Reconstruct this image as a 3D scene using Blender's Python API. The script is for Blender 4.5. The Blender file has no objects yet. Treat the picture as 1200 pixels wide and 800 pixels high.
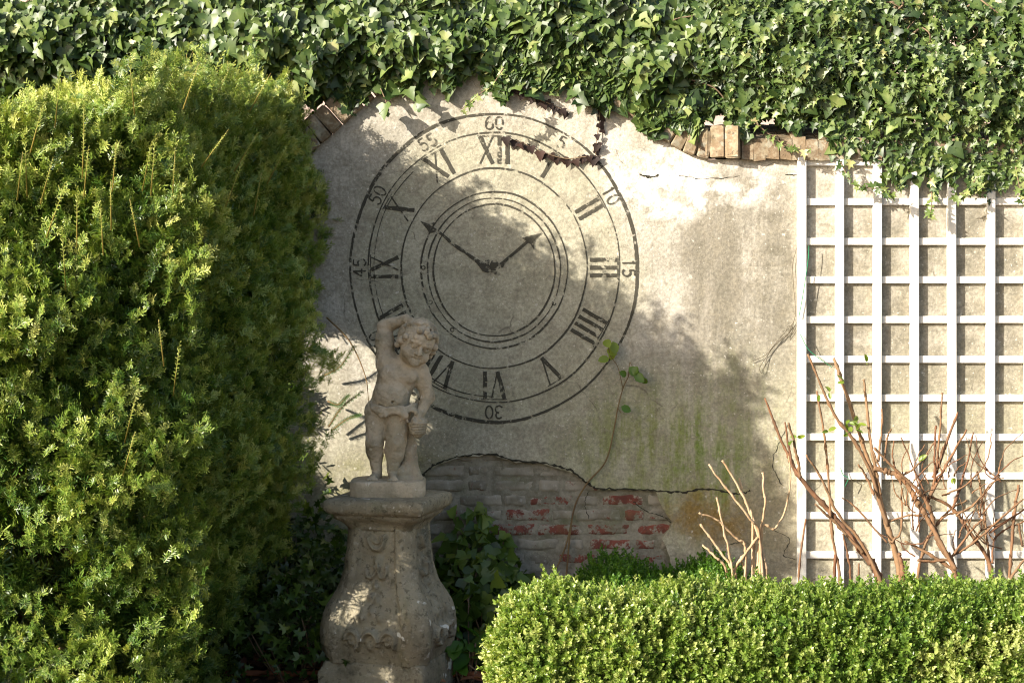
import bpy, math, random
import numpy as np
from mathutils import Vector
R = math.radians
rng = np.random.default_rng(7)
random.seed(7)
S = bpy.context.scene
COL = S.collection

# ------------------------------------------------------------------ camera, sky, sun, exposure
HC, DC, FP = 1.6, 8.0, 2320.0          # eye height, distance to the wall, focal length in photo pixels
cam = bpy.data.cameras.new('camera'); camo = bpy.data.objects.new('camera', cam); COL.objects.link(camo)
cam.sensor_width = 36; cam.lens = FP / 1200 * 36; cam.shift_y = -100 / 1200
cam.clip_end = 500; cam.clip_start = 0.05
camo.location = (0, -DC, HC); camo.rotation_euler = (R(90), 0, 0)
S.camera = camo
SUN = np.array([1.4, 1.0, -0.76]); SUN /= np.linalg.norm(SUN)      # the way the light travels
w = bpy.data.worlds.new('World'); S.world = w; w.use_nodes = True
wn = w.node_tree; bg = wn.nodes['Background']
sky = wn.nodes.new('ShaderNodeTexSky'); sky.sky_type = 'NISHITA'; sky.sun_disc = False
sky.sun_elevation = math.asin(-SUN[2]); sky.sun_rotation = math.atan2(-SUN[0], -SUN[1])
sky.air_density = 1.0; sky.dust_density = 2.5; sky.ozone_density = 0.6
wn.links.new(sky.outputs[0], bg.inputs[0]); bg.inputs[1].default_value = 0.105
sl = bpy.data.lights.new('sun', 'SUN'); sl.energy = 5.0; sl.angle = R(0.45); sl.color = (1.0, 0.925, 0.81)
so = bpy.data.objects.new('sun', sl); COL.objects.link(so)
so.rotation_euler = Vector(SUN).to_track_quat('-Z', 'Y').to_euler(); so.location = (-8, -6, 5)
S.view_settings.view_transform = 'Standard'; S.view_settings.look = 'None'
S.cycles.filter_width = 1.1
S.view_settings.gamma = 1; S.view_settings.exposure = 1.12

# ------------------------------------------------------------------ helpers
def P(px, py, Y=0.0):
    d = DC + Y
    return np.array([(px - 600) * d / FP, Y, HC - (py - 300) * d / FP])

def tag(o, label=None, cat=None, group=None, kind=None):
    if label: o['label'] = label
    if cat: o['category'] = cat
    if group: o['group'] = group
    if kind: o['kind'] = kind
    return o

def thing(name, loc, label, cat, group=None):
    o = bpy.data.objects.new(name, None); COL.objects.link(o); o.location = loc; o.empty_display_size = .1
    return tag(o, label, cat, group)

def origin(o):
    v = np.zeros(3)
    while o is not None:
        v = v + np.array(o.location); o = o.parent
    return v

def mesh(name, V, F, mat, parent=None, smooth=False, tint=None, loc=None):
    """V world coordinates, F list of faces or an int array (n,3|4)."""
    V = np.asarray(V, dtype=np.float64)
    base = origin(parent) if parent is not None else (np.zeros(3) if loc is None else np.array(loc, float))
    me = bpy.data.meshes.new(name)
    if isinstance(F, np.ndarray):
        n, k = F.shape
        me.vertices.add(len(V)); me.vertices.foreach_set('co', (V - base).astype(np.float32).ravel())
        me.loops.add(n * k); me.loops.foreach_set('vertex_index', F.astype(np.int32).ravel())
        me.polygons.add(n); me.polygons.foreach_set('loop_start', np.arange(0, n * k, k, dtype=np.int32))
        me.update(calc_edges=True)
    else:
        me.from_pydata([tuple(v) for v in (V - base)], [], [tuple(f) for f in F]); me.update()
    if smooth: me.polygons.foreach_set('use_smooth', np.ones(len(me.polygons), bool))
    if tint is not None:
        a = me.attributes.new('tint', 'FLOAT', 'POINT'); a.data.foreach_set('value', np.asarray(tint, np.float32))
    o = bpy.data.objects.new(name, me); COL.objects.link(o)
    if mat: me.materials.append(mat)
    if parent is not None: o.parent = parent
    elif loc is not None: o.location = loc
    return o

class MB:
    def __init__(s): s.v = []; s.f = []; s.t = []; s.n = 0
    def add(s, V, F, tint=0.5):
        V = np.asarray(V, float); s.v.append(V)
        s.f += [tuple(int(i) + s.n for i in f) for f in F]
        s.t.append(np.full(len(V), tint)); s.n += len(V); return s
    def build(s, name, mat, parent=None, smooth=False, loc=None):
        return mesh(name, np.concatenate(s.v), s.f, mat, parent, smooth, np.concatenate(s.t), loc)

def nrm(a): return a / np.maximum(np.linalg.norm(a, axis=-1, keepdims=True), 1e-9)

def tube(pts, rad, seg=6, wob=0.0):
    pts = np.asarray(pts, float); n = len(pts)
    rad = np.full(n, rad) if np.isscalar(rad) else np.asarray(rad, float)
    tan = nrm(np.gradient(pts, axis=0)) if n > 2 else nrm(np.repeat([pts[1] - pts[0]], 2, 0))
    ref = np.array([.31, .9, .2]); V = []
    for i in range(n):
        u = nrm(np.cross(tan[i], ref)); v = np.cross(tan[i], u)
        for k in range(seg):
            a = 2 * math.pi * k / seg
            r = rad[i] * (1 + wob * (rng.random() - .5))
            V.append(pts[i] + (u * math.cos(a) + v * math.sin(a)) * r)
    F = [(i * seg + k, i * seg + (k + 1) % seg, (i + 1) * seg + (k + 1) % seg, (i + 1) * seg + k) for i in range(n - 1) for k in range(seg)]
    F.append(tuple(range(seg))[::-1]); F.append(tuple((n - 1) * seg + k for k in range(seg)))
    return V, F

def smooth_path(p, m=6):
    p = np.asarray(p, float)
    if len(p) < 3:
        t = np.linspace(0, 1, m + 1)[:, None]; return p[0] * (1 - t) + p[-1] * t
    out = []
    q = np.vstack([2 * p[0] - p[1], p, 2 * p[-1] - p[-2]])
    for i in range(1, len(q) - 2):
        for t in np.linspace(0, 1, m, endpoint=False):
            a, b, c, d = q[i - 1], q[i], q[i + 1], q[i + 2]
            out.append(.5 * (2 * b + (c - a) * t + (2 * a - 5 * b + 4 * c - d) * t * t + (3 * b - a - 3 * c + d) * t ** 3))
    out.append(p[-1]); return np.array(out)

def box(c, s, bev=0.0, rz=0.0, jit=0.0):
    """bevelled box as points and faces"""
    hx, hy, hz = np.array(s) / 2; b = min(bev, hx * .9, hy * .9, hz * .9)
    if b <= 0:
        V = np.array([(x, y, z) for x in (-hx, hx) for y in (-hy, hy) for z in (-hz, hz)])
        F = [(0, 1, 3, 2), (4, 6, 7, 5), (0, 4, 5, 1), (2, 3, 7, 6), (0, 2, 6, 4), (1, 5, 7, 3)]
    else:
        V = []; idx = {}
        for sx in (-1, 1):
            for sy in (-1, 1):
                for sz in (-1, 1):
                    for ax in range(3):
                        q = [sx * (hx - b), sy * (hy - b), sz * (hz - b)]
                        q[ax] = (sx * hx, sy * hy, sz * hz)[ax]
                        idx[(sx, sy, sz, ax)] = len(V); V.append(q)
        V = np.array(V); F = []
        for ax in range(3):
            o = [a for a in range(3) if a != ax]
            for sg in (-1, 1):
                L = []
                for (a, c_) in ((-1, -1), (1, -1), (1, 1), (-1, 1)):
                    k = [0, 0, 0]; k[ax] = sg; k[o[0]] = a; k[o[1]] = c_; L.append(idx[(*k, ax)])
                F.append(L if (sg > 0) != (ax == 1) else L[::-1])
        for ax in range(3):                     # edges along ax
            o = [a for a in range(3) if a != ax]
            for a in (-1, 1):
                for c_ in (-1, 1):
                    L = []
                    for sg, fx in ((-1, o[0]), (1, o[0]), (1, o[1]), (-1, o[1])):
                        k = [0, 0, 0]; k[ax] = sg; k[o[0]] = a; k[o[1]] = c_; L.append(idx[(*k, fx)])
                    F.append(L)
        for sx in (-1, 1):
            for sy in (-1, 1):
                for sz in (-1, 1): F.append([idx[(sx, sy, sz, a)] for a in range(3)])
    if jit: V = V + rng.normal(0, jit, V.shape)
    ca, sa = math.cos(rz), math.sin(rz)
    V = np.stack([V[:, 0] * ca - V[:, 1] * sa, V[:, 0] * sa + V[:, 1] * ca, V[:, 2]], 1) + np.array(c)
    return V, F

def vnoise(p, scale, seed=0):
    q = np.asarray(p) * scale + seed * 17.31; i = np.floor(q).astype(np.int64); f = q - i; f = f * f * (3 - 2 * f)
    def h(a, b, c):
        n = (a * 374761393 + b * 668265263 + c * 1274126177 + seed * 97) & 0x7fffffff
        n = ((n ^ (n >> 13)) * 1274126177) & 0x7fffffff
        return ((n ^ (n >> 16)) & 0xffff) / 65535.0
    x, y, z = i[..., 0], i[..., 1], i[..., 2]; r = 0
    for dx in (0, 1):
        for dy in (0, 1):
            for dz in (0, 1):
                wgt = (f[..., 0] if dx else 1 - f[..., 0]) * (f[..., 1] if dy else 1 - f[..., 1]) * (f[..., 2] if dz else 1 - f[..., 2])
                r = r + wgt * h(x + dx, y + dy, z + dz)
    return r * 2 - 1

def frames(axis, normal):
    y = nrm(axis); x = nrm(np.cross(y, normal)); z = np.cross(x, y)
    return np.stack([x, y, z], -1)              # columns

def scatter(TV, TF, M, pos, scale, tints, tv=None):
    """copies of a little template into one mesh's arrays"""
    N, n = len(pos), len(TV)
    V = np.einsum('nij,kj->nki', M, TV) * scale[:, None, None] + pos[:, None, :]
    F = TF[None] + (np.arange(N) * n)[:, None, None]
    t = np.repeat(tints[:, None], n, 1)
    if tv is not None: t = t + tv[None]
    return V.reshape(-1, 3), F.reshape(-1, TF.shape[1]), t.ravel()

def merge(parts):
    V, F, T, n = [], [], [], 0
    for v, f, t in parts:
        V.append(v); F.append(f + n); T.append(t); n += len(v)
    return np.concatenate(V), np.concatenate(F), np.concatenate(T)

# ------------------------------------------------------------------ materials
class NT:
    def __init__(s, name):
        s.m = bpy.data.materials.new(name); s.m.use_nodes = True; s.t = s.m.node_tree
        s.p = s.t.nodes['Principled BSDF']; s.out = s.t.nodes['Material Output']
    def n(s, ty, **k):
        o = s.t.nodes.new(ty)
        for a, b in k.items(): setattr(o, a, b)
        return o
    def l(s, a, b): s.t.links.new(a, b)
    def set(s, sock, v):
        if isinstance(v, bpy.types.NodeSocket): s.l(v, sock)
        elif isinstance(v, (tuple, list)): sock.default_value = (*v, 1.0) if len(v) == 3 and len(sock.default_value) == 4 else v
        else: sock.default_value = v
    def pos(s): return s.n('ShaderNodeTexCoord').outputs['Object']
    def map(s, vec, sc=(1, 1, 1), loc=(0, 0, 0)):
        m = s.n('ShaderNodeMapping'); s.l(vec, m.inputs[0]); m.inputs['Scale'].default_value = sc; m.inputs['Location'].default_value = loc
        return m.outputs[0]
    def noise(s, vec, scale, detail=5, rough=.6, dist=0):
        t = s.n('ShaderNodeTexNoise'); s.l(vec, t.inputs['Vector'])
        t.inputs['Scale'].default_value = scale; t.inputs['Detail'].default_value = detail
        t.inputs['Roughness'].default_value = rough; t.inputs['Distortion'].default_value = dist
        return t.outputs['Fac']
    def ramp(s, f, lo, hi, a=0., b=1.):
        m = s.n('ShaderNodeMapRange'); m.interpolation_type = 'SMOOTHSTEP'; s.l(f, m.inputs[0])
        for i, v in zip((1, 2, 3, 4), (lo, hi, a, b)): m.inputs[i].default_value = v
        return m.outputs[0]
    def math(s, op, a, b=0.0, clamp=False):
        m = s.n('ShaderNodeMath', operation=op, use_clamp=clamp); s.set(m.inputs[0], a); s.set(m.inputs[1], b); return m.outputs[0]
    def mix(s, f, a, b):
        m = s.n('ShaderNodeMix', data_type='RGBA'); s.set(m.inputs[0], f); s.set(m.inputs[6], a); s.set(m.inputs[7], b); return m.outputs[2]
    def blob(s, vec, cx, cz, rx, rz, soft=.6):
        m = s.map(vec, (1 / rx, 0, 1 / rz), (-cx / rx, 0, -cz / rz))
        v = s.n('ShaderNodeVectorMath', operation='LENGTH'); s.l(m, v.inputs[0])
        return s.ramp(v.outputs['Value'], 1, 1 - soft)
    def cramp(s, f, stops):
        r = s.n('ShaderNodeValToRGB'); e = r.color_ramp.elements
        while len(e) < len(stops): e.new(.5)
        for el, (p, c) in zip(e, stops): el.position = p; el.color = (*c, 1)
        s.set(r.inputs[0], f); return r.outputs[0]
    def bump(s, h, strength, dist=.01, normal=None):
        b = s.n('ShaderNodeBump'); b.inputs['Strength'].default_value = strength; b.inputs['Distance'].default_value = dist
        s.l(h, b.inputs['Height'])
        if normal is not None: s.l(normal, b.inputs['Normal'])
        return b.outputs[0]
    def attr(s, name='tint'): return s.n('ShaderNodeAttribute', attribute_name=name).outputs['Fac']
    def fin(s, col, rough=.85, normal=None, spec=None):
        s.set(s.p.inputs['Base Color'], col); s.set(s.p.inputs['Roughness'], rough)
        if normal is not None: s.l(normal, s.p.inputs['Normal'])
        if spec is not None: s.p.inputs['Specular IOR Level'].default_value = spec
        return s.m

def leaf_mat(name, stops, rough=.45, transl=.3, spec=.5, tcol=None):
    n = NT(name); col = n.cramp(n.attr(), stops); n.fin(col, rough, spec=spec)
    tr = n.n('ShaderNodeBsdfTranslucent'); mixc = n.n('ShaderNodeMix', data_type='RGBA', blend_type='MULTIPLY')
    mixc.inputs[0].default_value = 1; n.l(col, mixc.inputs[6]); mixc.inputs[7].default_value = (*(tcol or (1.5, 1.5, .5)), 1)
    n.l(mixc.outputs[2], tr.inputs[0])
    ms = n.n('ShaderNodeMixShader'); ms.inputs[0].default_value = transl
    n.l(n.p.outputs[0], ms.inputs[1]); n.l(tr.outputs[0], ms.inputs[2]); n.l(ms.outputs[0], n.out.inputs[0])
    return n.m

def bark_mat(name, a, b, scale=30):
    n = NT(name); p = n.pos(); f = n.noise(n.map(p, (1, 1, .35)), scale, 6)
    c = n.mix(n.ramp(f, .35, .65), a, b)
    t = n.attr(); c = n.mix(n.math('MULTIPLY', t, .75), c, n.mix(.5, c, (.42, .29, .15)))
    return n.fin(c, .8, n.bump(f, .5, .004))

def wx(px): return (px - 600) / 290.0
def wz(py): return HC - (py - 300) / 290.0

def make_plaster():
    n = NT('lime_plaster'); p = n.pos()
    wob = n.n('ShaderNodeTexNoise'); n.l(p, wob.inputs['Vector']); wob.inputs['Scale'].default_value = 3.2; wob.inputs['Detail'].default_value = 6
    vm = n.n('ShaderNodeVectorMath', operation='MULTIPLY_ADD'); n.l(wob.outputs['Color'], vm.inputs[0])
    vm.inputs[1].default_value = (.30, 0, .30); n.l(p, vm.inputs[2])
    sub = n.n('ShaderNodeVectorMath', operation='SUBTRACT'); n.l(vm.outputs[0], sub.inputs[0]); sub.inputs[1].default_value = (.15, 0, .15)
    q = sub.outputs[0]
    big = n.noise(p, 2.3, 7, .62); mid = n.noise(p, 9, 6, .65); fine = n.noise(p, 55, 4, .6)
    streak = n.noise(n.map(p, (7, 1, .55)), 1.6, 6, .6)
    c = n.mix(n.ramp(big, .40, .62), (.54, .495, .42), (.37, .34, .275))
    c = n.mix(n.math('MULTIPLY', n.ramp(streak, .46, .68), .55), c, (.34, .31, .25))
    c = n.mix(n.math('MULTIPLY', n.ramp(mid, .50, .66), .35), c, (.62, .565, .48))
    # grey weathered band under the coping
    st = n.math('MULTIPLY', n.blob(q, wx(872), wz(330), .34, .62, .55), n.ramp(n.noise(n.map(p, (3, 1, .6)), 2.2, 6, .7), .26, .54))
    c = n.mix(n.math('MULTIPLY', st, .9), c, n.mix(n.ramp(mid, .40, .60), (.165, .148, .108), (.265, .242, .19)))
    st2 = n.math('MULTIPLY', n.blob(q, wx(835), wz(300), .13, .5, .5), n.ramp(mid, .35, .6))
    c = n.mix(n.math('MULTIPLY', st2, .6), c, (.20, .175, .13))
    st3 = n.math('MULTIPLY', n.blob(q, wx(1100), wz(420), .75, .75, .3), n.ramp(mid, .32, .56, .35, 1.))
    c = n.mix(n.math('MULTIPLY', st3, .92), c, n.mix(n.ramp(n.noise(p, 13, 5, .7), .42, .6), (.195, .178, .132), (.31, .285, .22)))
    # whitish limewash remains along the top right
    wh = n.math('MULTIPLY', n.blob(q, wx(800), wz(212), .42, .17, .5), n.ramp(mid, .38, .56))
    c = n.mix(n.math('MULTIPLY', wh, .95), c, (.82, .78, .71))
    # dial field, grey with old wash
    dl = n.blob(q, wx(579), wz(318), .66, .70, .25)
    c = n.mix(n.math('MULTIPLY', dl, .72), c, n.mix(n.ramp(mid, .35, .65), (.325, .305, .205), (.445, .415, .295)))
    c = n.mix(n.math('MULTIPLY', n.ramp(n.noise(p, 4.5, 6, .7, .4), .55, .68), .30), c, (.25, .235, .185))
    # damp lower part, algae and ochre
    sx = n.n('ShaderNodeSeparateXYZ'); n.l(q, sx.inputs[0])
    damp = n.ramp(sx.outputs['Z'], wz(400), wz(500))
    grn = n.math('MULTIPLY', n.blob(q, wx(770), wz(545), .62, .42, .8), n.ramp(n.noise(p, 4, 5, .65), .30, .60))
    c = n.mix(n.math('MULTIPLY', grn, .55), c, (.235, .25, .105))
    c = n.mix(n.math('MULTIPLY', damp, .45), c, n.mix(n.ramp(mid, .4, .62), (.28, .262, .155), (.40, .375, .25)))
    vert = n.ramp(n.math('ADD', n.math('MULTIPLY', n.noise(n.map(p, (9, 1, .8)), 2.4, 6, .7), .6), n.math('MULTIPLY', n.noise(p, 22, 6, .75), .4)), .42, .58)
    alg = n.math('MULTIPLY', n.math('MULTIPLY', vert, n.blob(q, wx(800), wz(540), .66, .55, .8)), n.ramp(n.noise(n.map(p, (2.2, 1, 1)), 3.0, 6, .65), .34, .58))
    c = n.mix(n.math('MULTIPLY', alg, .95), c, (.215, .235, .075))
    alg2 = n.math('MULTIPLY', n.math('MULTIPLY', vert, n.blob(q, wx(838), wz(540), .22, .36, .8)), n.ramp(mid, .33, .6))
    c = n.mix(n.math('MULTIPLY', alg2, .95), c, (.165, .235, .045))
    alg3 = n.math('MULTIPLY', n.blob(q, wx(450), wz(590), .35, .32, .5), n.ramp(mid, .3, .58))
    c = n.mix(n.math('MULTIPLY', alg3, .75), c, (.16, .15, .04))
    och = n.math('MULTIPLY', n.blob(q, wx(830), wz(612), .30, .17, .6), n.ramp(n.noise(p, 5, 6, .7), .36, .60))
    c = n.mix(n.math('MULTIPLY', och, .85), c, (.25, .15, .035))
    brn = n.math('MULTIPLY', n.blob(q, wx(905), wz(600), .16, .40, .6), n.ramp(mid, .3, .6))
    c = n.mix(n.math('MULTIPLY', brn, .6), c, (.24, .20, .115))
    # grains of white lime and dark pits
    c = n.mix(n.math('MULTIPLY', n.ramp(n.noise(p, 90, 2, .5), .645, .70), n.ramp(big, .42, .60, .05, .75)), c, (.74, .70, .62))
    c = n.mix(n.math('MULTIPLY', n.ramp(n.noise(p, 34, 3, .55), .645, .69), n.ramp(streak, .40, .62, .05, .60)), c, (.74, .70, .62))
    c = n.mix(n.math('MULTIPLY', n.ramp(n.noise(p, 70, 3, .6), .34, .29), .6), c, (.16, .14, .10))
    c = n.mix(n.math('MULTIPLY', n.ramp(n.noise(p, 14, 7, .78, .5), .49, .60), .55), c, (.26, .23, .17))
    vo = n.n('ShaderNodeTexVoronoi', feature='DISTANCE_TO_EDGE'); n.l(q, vo.inputs['Vector']); vo.inputs['Scale'].default_value = 2.6
    hair = n.math('MULTIPLY', n.ramp(vo.outputs['Distance'], .0075, .002), n.ramp(n.noise(p, 2.6, 4, .6), .54, .60))
    c = n.mix(n.math('MULTIPLY', hair, .65), c, (.13, .115, .085))
    drip = n.math('MULTIPLY', n.ramp(n.noise(n.map(p, (16, 1, .5)), 1.5, 5, .65), .60, .70), n.ramp(n.noise(p, 1.7, 4), .46, .60))
    c = n.mix(n.math('MULTIPLY', drip, .5), c, (.24, .215, .165))
    gr = n.ramp(n.noise(p, 75, 5, .7), .36, .64, .80, 1.18); gm = n.n('ShaderNodeVectorMath', operation='SCALE'); n.l(c, gm.inputs[0]); n.l(gr, gm.inputs['Scale']); c = gm.outputs[0]
    h = n.math('ADD', n.math('MULTIPLY', mid, .9), n.math('MULTIPLY', fine, .35))
    b = n.bump(h, .55, .012); b = n.bump(n.noise(p, 160, 3), .35, .003, b)
    return n.fin(c, .93, b, .25)

def make_stone(name, lichen=1.0, pink=False, pale=0.):
    n = NT(name); p = n.pos()
    big = n.noise(p, 5, 6, .65); mid = n.noise(p, 22, 6, .65); fine = n.noise(p, 120, 3)
    c = n.mix(n.ramp(big, .35, .65), (.35, .31, .215), (.235, .205, .14))
    c = n.mix(n.math('MULTIPLY', n.ramp(mid, .5, .7), .6), c, (.34, .305, .235))
    c = n.mix(n.math('MULTIPLY', n.ramp(n.noise(p, 9, 6, .7), .52, .68), .55), c, (.085, .078, .05))
    c = n.mix(n.math('MULTIPLY', n.ramp(n.noise(n.map(p, (1, 1, .5)), 6, 5, .7), .56, .7), .35), c, (.13, .145, .06))
    c = n.mix(n.math('MULTIPLY', n.ramp(n.noise(p, 48, 5, .7), .54, .63), .65), c, (.085, .075, .05))
    c = n.mix(n.math('MULTIPLY', n.ramp(n.noise(p, 38, 5, .7, .3), .56, .66), .5), c, (.48, .44, .35))
    if lichen:
        li = n.math('MULTIPLY', n.ramp(n.noise(p, 15, 3, .55, .3), .655, .69), n.ramp(mid, .36, .5))
        c = n.mix(n.math('MULTIPLY', li, .95 * lichen), c, (.74, .72, .64))
    if pink:
        c = n.mix(n.math('MULTIPLY', n.ramp(n.noise(p, 7, 3), .5, .68), .5), c, (.36, .19, .14))
    if pale: c = n.mix(n.ramp(n.noise(p, 12, 6, .7), .36, .62, pale * .3, pale * 1.6), c, (.60, .50, .365))
    b = n.bump(mid, .9, .010); b = n.bump(n.noise(p, 60, 5, .7), .7, .004, b); b = n.bump(fine, .55, .0025, b)
    return n.fin(c, .9, b, .25)

def make_brick(name, wash):
    n = NT(name); p = n.pos(); t = n.attr()
    mid = n.noise(p, 26, 6, .65); big = n.noise(p, 7, 5, .6)
    c = n.mix(n.ramp(mid, .35, .65), (.25, .075, .052), (.15, .055, .042))
    if wash:
        w_ = n.mix(n.ramp(big, .38, .62), (.35, .31, .245), (.20, .175, .13))
        w_ = n.mix(n.math('MULTIPLY', n.ramp(n.noise(p, 40, 4), .55, .7), .5), w_, (.50, .47, .42))
        f = n.ramp(n.math('ADD', n.math('MULTIPLY', t, 1.0), n.math('MULTIPLY', n.math('SUBTRACT', n.noise(p, 30, 6, .75), .5), 2.6)), .44, .62)
        c = n.mix(f, w_, c)
        c = n.mix(n.math('MULTIPLY', n.ramp(n.noise(p, 5, 5, .7), .52, .7), .45), c, (.14, .15, .07))
    else:
        c = n.mix(t, (.265, .195, .12), (.185, .125, .078))
        c = n.mix(n.ramp(mid, .45, .66), c, (.37, .31, .215))
        c = n.mix(n.math('MULTIPLY', n.ramp(n.noise(p, 60, 4), .58, .66), .7), c, (.07, .055, .04))
        c = n.mix(n.math('MULTIPLY', n.ramp(n.noise(p, 17, 5, .7), .55, .62), .6), c, (.40, .39, .31))
        c = n.mix(n.math('MULTIPLY', n.ramp(big, .5, .68), .5), c, (.12, .10, .055))
    b = n.bump(mid, .7, .006); b = n.bump(n.noise(p, 140, 3), .4, .002, b)
    return n.fin(c, .92, b, .2)

def make_mortar():
    n = NT('old_mortar'); p = n.pos(); m = n.noise(p, 18, 6, .7)
    c = n.mix(n.ramp(m, .35, .65), (.33, .30, .235), (.185, .165, .12))
    c = n.mix(n.math('MULTIPLY', n.ramp(n.noise(p, 5, 5, .7), .5, .7), .55), c, (.14, .15, .07))
    return n.fin(c, .95, n.bump(n.noise(p, 60, 5), .8, .006), .2)

def make_paint():
    n = NT('worn_black_paint'); p = n.pos()
    f = n.noise(p, 42, 5, .7); g = n.noise(p, 7, 4, .6)
    keep = n.ramp(n.math('ADD', f, n.math('MULTIPLY', n.math('SUBTRACT', g, .5), .55)), .645, .52)
    keep = n.math('MULTIPLY', keep, n.ramp(n.noise(p, 4.0, 4, .6), .30, .48, .72, .97))
    n.fin(n.mix(f, (.035, .032, .02), (.075, .066, .045)), .8)
    tr = n.n('ShaderNodeBsdfTransparent'); ms = n.n('ShaderNodeMixShader')
    n.l(keep, ms.inputs[0]); n.l(tr.outputs[0], ms.inputs[1]); n.l(n.p.outputs[0], ms.inputs[2]); n.l(ms.outputs[0], n.out.inputs[0])
    return n.m

def make_white_wood():
    n = NT('white_painted_wood'); p = n.pos(); f = n.noise(n.map(p, (6, 6, 1)), 9, 6, .65)
    c = n.mix(n.ramp(f, .35, .7), (.74, .71, .65), (.62, .59, .52))
    c = n.mix(n.math('MULTIPLY', n.ramp(n.noise(p, 45, 4), .66, .74), .6), c, (.40, .35, .27))
    g = n.noise(n.map(p, (30, 30, 2)), 3, 5, .7)
    c = n.mix(n.math('MULTIPLY', n.ramp(g, .54, .66), .35), c, (.52, .46, .36))
    c = n.mix(n.math('MULTIPLY', n.ramp(n.noise(p, 6, 6, .75), .56, .70), .45), c, (.50, .48, .36))
    return n.fin(c, .6, n.bump(g, .4, .003))

def make_soil():
    n = NT('damp_soil'); p = n.pos(); a = n.noise(p, 3, 8, .7); b = n.noise(p, 28, 6, .7)
    c = n.mix(n.ramp(a, .35, .65), (.060, .036, .020), (.11, .055, .030))
    c = n.mix(n.math('MULTIPLY', n.ramp(b, .55, .7), .7), c, (.17, .085, .045))
    return n.fin(c, .95, n.bump(b, 1.0, .03))

def flat(name, col, rough=.8, spec=.3):
    n = NT(name); p = n.pos(); f = n.noise(p, 25, 5)
    c = n.mix(n.ramp(f, .3, .7), tuple(v * .8 for v in col), tuple(min(1, v * 1.15) for v in col))
    return n.fin(c, rough, n.bump(f, .3, .003), spec)

MAT = dict(plaster=make_plaster(), stone=make_stone('weathered_stone'), statue=make_stone('statue_stone', 1.0, False, .52), pink=make_stone('reddish_stone', .5, True, .25),
           brick=make_brick('limewashed_brick', True), coping=make_brick('coping_brick', False), mortar=make_mortar(), paint=make_paint(),
           wood=make_white_wood(), soil=make_soil(), crack=flat('dirt_in_crack', (.035, .032, .02)), rust=flat('rusty_steel', (.24, .085, .04), .7),
           render=flat('pink_render', (.52, .40, .34)), wire=flat('dry_tendril', (.10, .08, .05)))
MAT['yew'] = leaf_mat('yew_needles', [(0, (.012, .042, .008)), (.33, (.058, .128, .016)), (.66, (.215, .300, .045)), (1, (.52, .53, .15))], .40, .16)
MAT['yewstem'] = bark_mat('yew_twig', (.12, .07, .03), (.20, .13, .05))
MAT['shoot'] = leaf_mat('golden_yew_shoot', [(0, (.24, .20, .04)), (1, (.46, .37, .10))], .5, .25)
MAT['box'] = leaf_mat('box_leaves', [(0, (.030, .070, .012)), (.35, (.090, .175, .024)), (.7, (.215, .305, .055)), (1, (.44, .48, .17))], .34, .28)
MAT['ivy'] = leaf_mat('ivy_leaves', [(0, (.014, .034, .008)), (.35, (.048, .088, .018)), (.65, (.135, .19, .045)), (.9, (.32, .35, .13)), (1, (.46, .42, .20))], .44, .16, .5)
MAT['shade'] = leaf_mat('dark_shrub_leaves', [(0, (.025, .055, .010)), (.5, (.07, .125, .018)), (1, (.17, .23, .035))], .4, .25)
MAT['fresh'] = leaf_mat('fresh_green_leaves', [(0, (.035, .11, .012)), (1, (.13, .26, .025))], .45, .35)
MAT['vine'] = leaf_mat('vine_leaves', [(0, (.06, .16, .02)), (1, (.26, .32, .04))], .4, .4)
MAT['cane'] = bark_mat('red_brown_bark', (.16, .062, .024), (.075, .030, .014))
MAT['pale'] = bark_mat('pale_tan_bark', (.52, .38, .24), (.38, .24, .13))
MAT['bark'] = bark_mat('brown_ivy_bark', (.11, .075, .045), (.19, .13, .08))
MAT['strand_shadow'] = leaf_mat('painted_ivy_shadow', [(0, (.010, .005, .003)), (.6, (.022, .009, .005)), (1, (.05, .020, .010))], .7, .05)  # near-black brown leaves, the painted shadow of a hanging ivy strand
MAT['litter'] = leaf_mat('dead_leaves', [(0, (.09, .035, .018)), (.5, (.20, .085, .04)), (1, (.34, .17, .08))], .7, .1)

# ------------------------------------------------------------------ ground and far building
gx = np.linspace(-1, 1, 141); gx = np.sign(gx) * (np.abs(gx) ** 3 * 57 + np.abs(gx) * 3)
GX, GY = np.meshgrid(gx, gx)
GZ = .025 * vnoise(np.stack([GX, GY, 0 * GX], -1), 4, 3) * (np.hypot(GX, GY) < 8) - .01
n_ = 141; ii = np.arange(n_ - 1)
gF = np.array([(r * n_ + c, r * n_ + c + 1, (r + 1) * n_ + c + 1, (r + 1) * n_ + c) for r in ii for c in ii])
g = mesh('ground', np.stack([GX, GY, GZ], -1).reshape(-1, 3), gF, MAT['soil'], smooth=True, loc=(0, 0, 0)); tag(g, kind='structure')

bld = thing('building', (0, 5.2, 0), 'pale pinkish rendered building just showing above the ivy', 'building')
mesh('wall', *box((0, 5.2, 1.95), (16, .4, 3.9)), MAT['render'], bld)
mb = MB()
for k in range(9): mb.add(*box((-7 + k * 1.75, 4.98, 3.96), (1.70, .5, .12), .02))
mb.build('eaves', MAT['coping'], bld)

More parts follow.
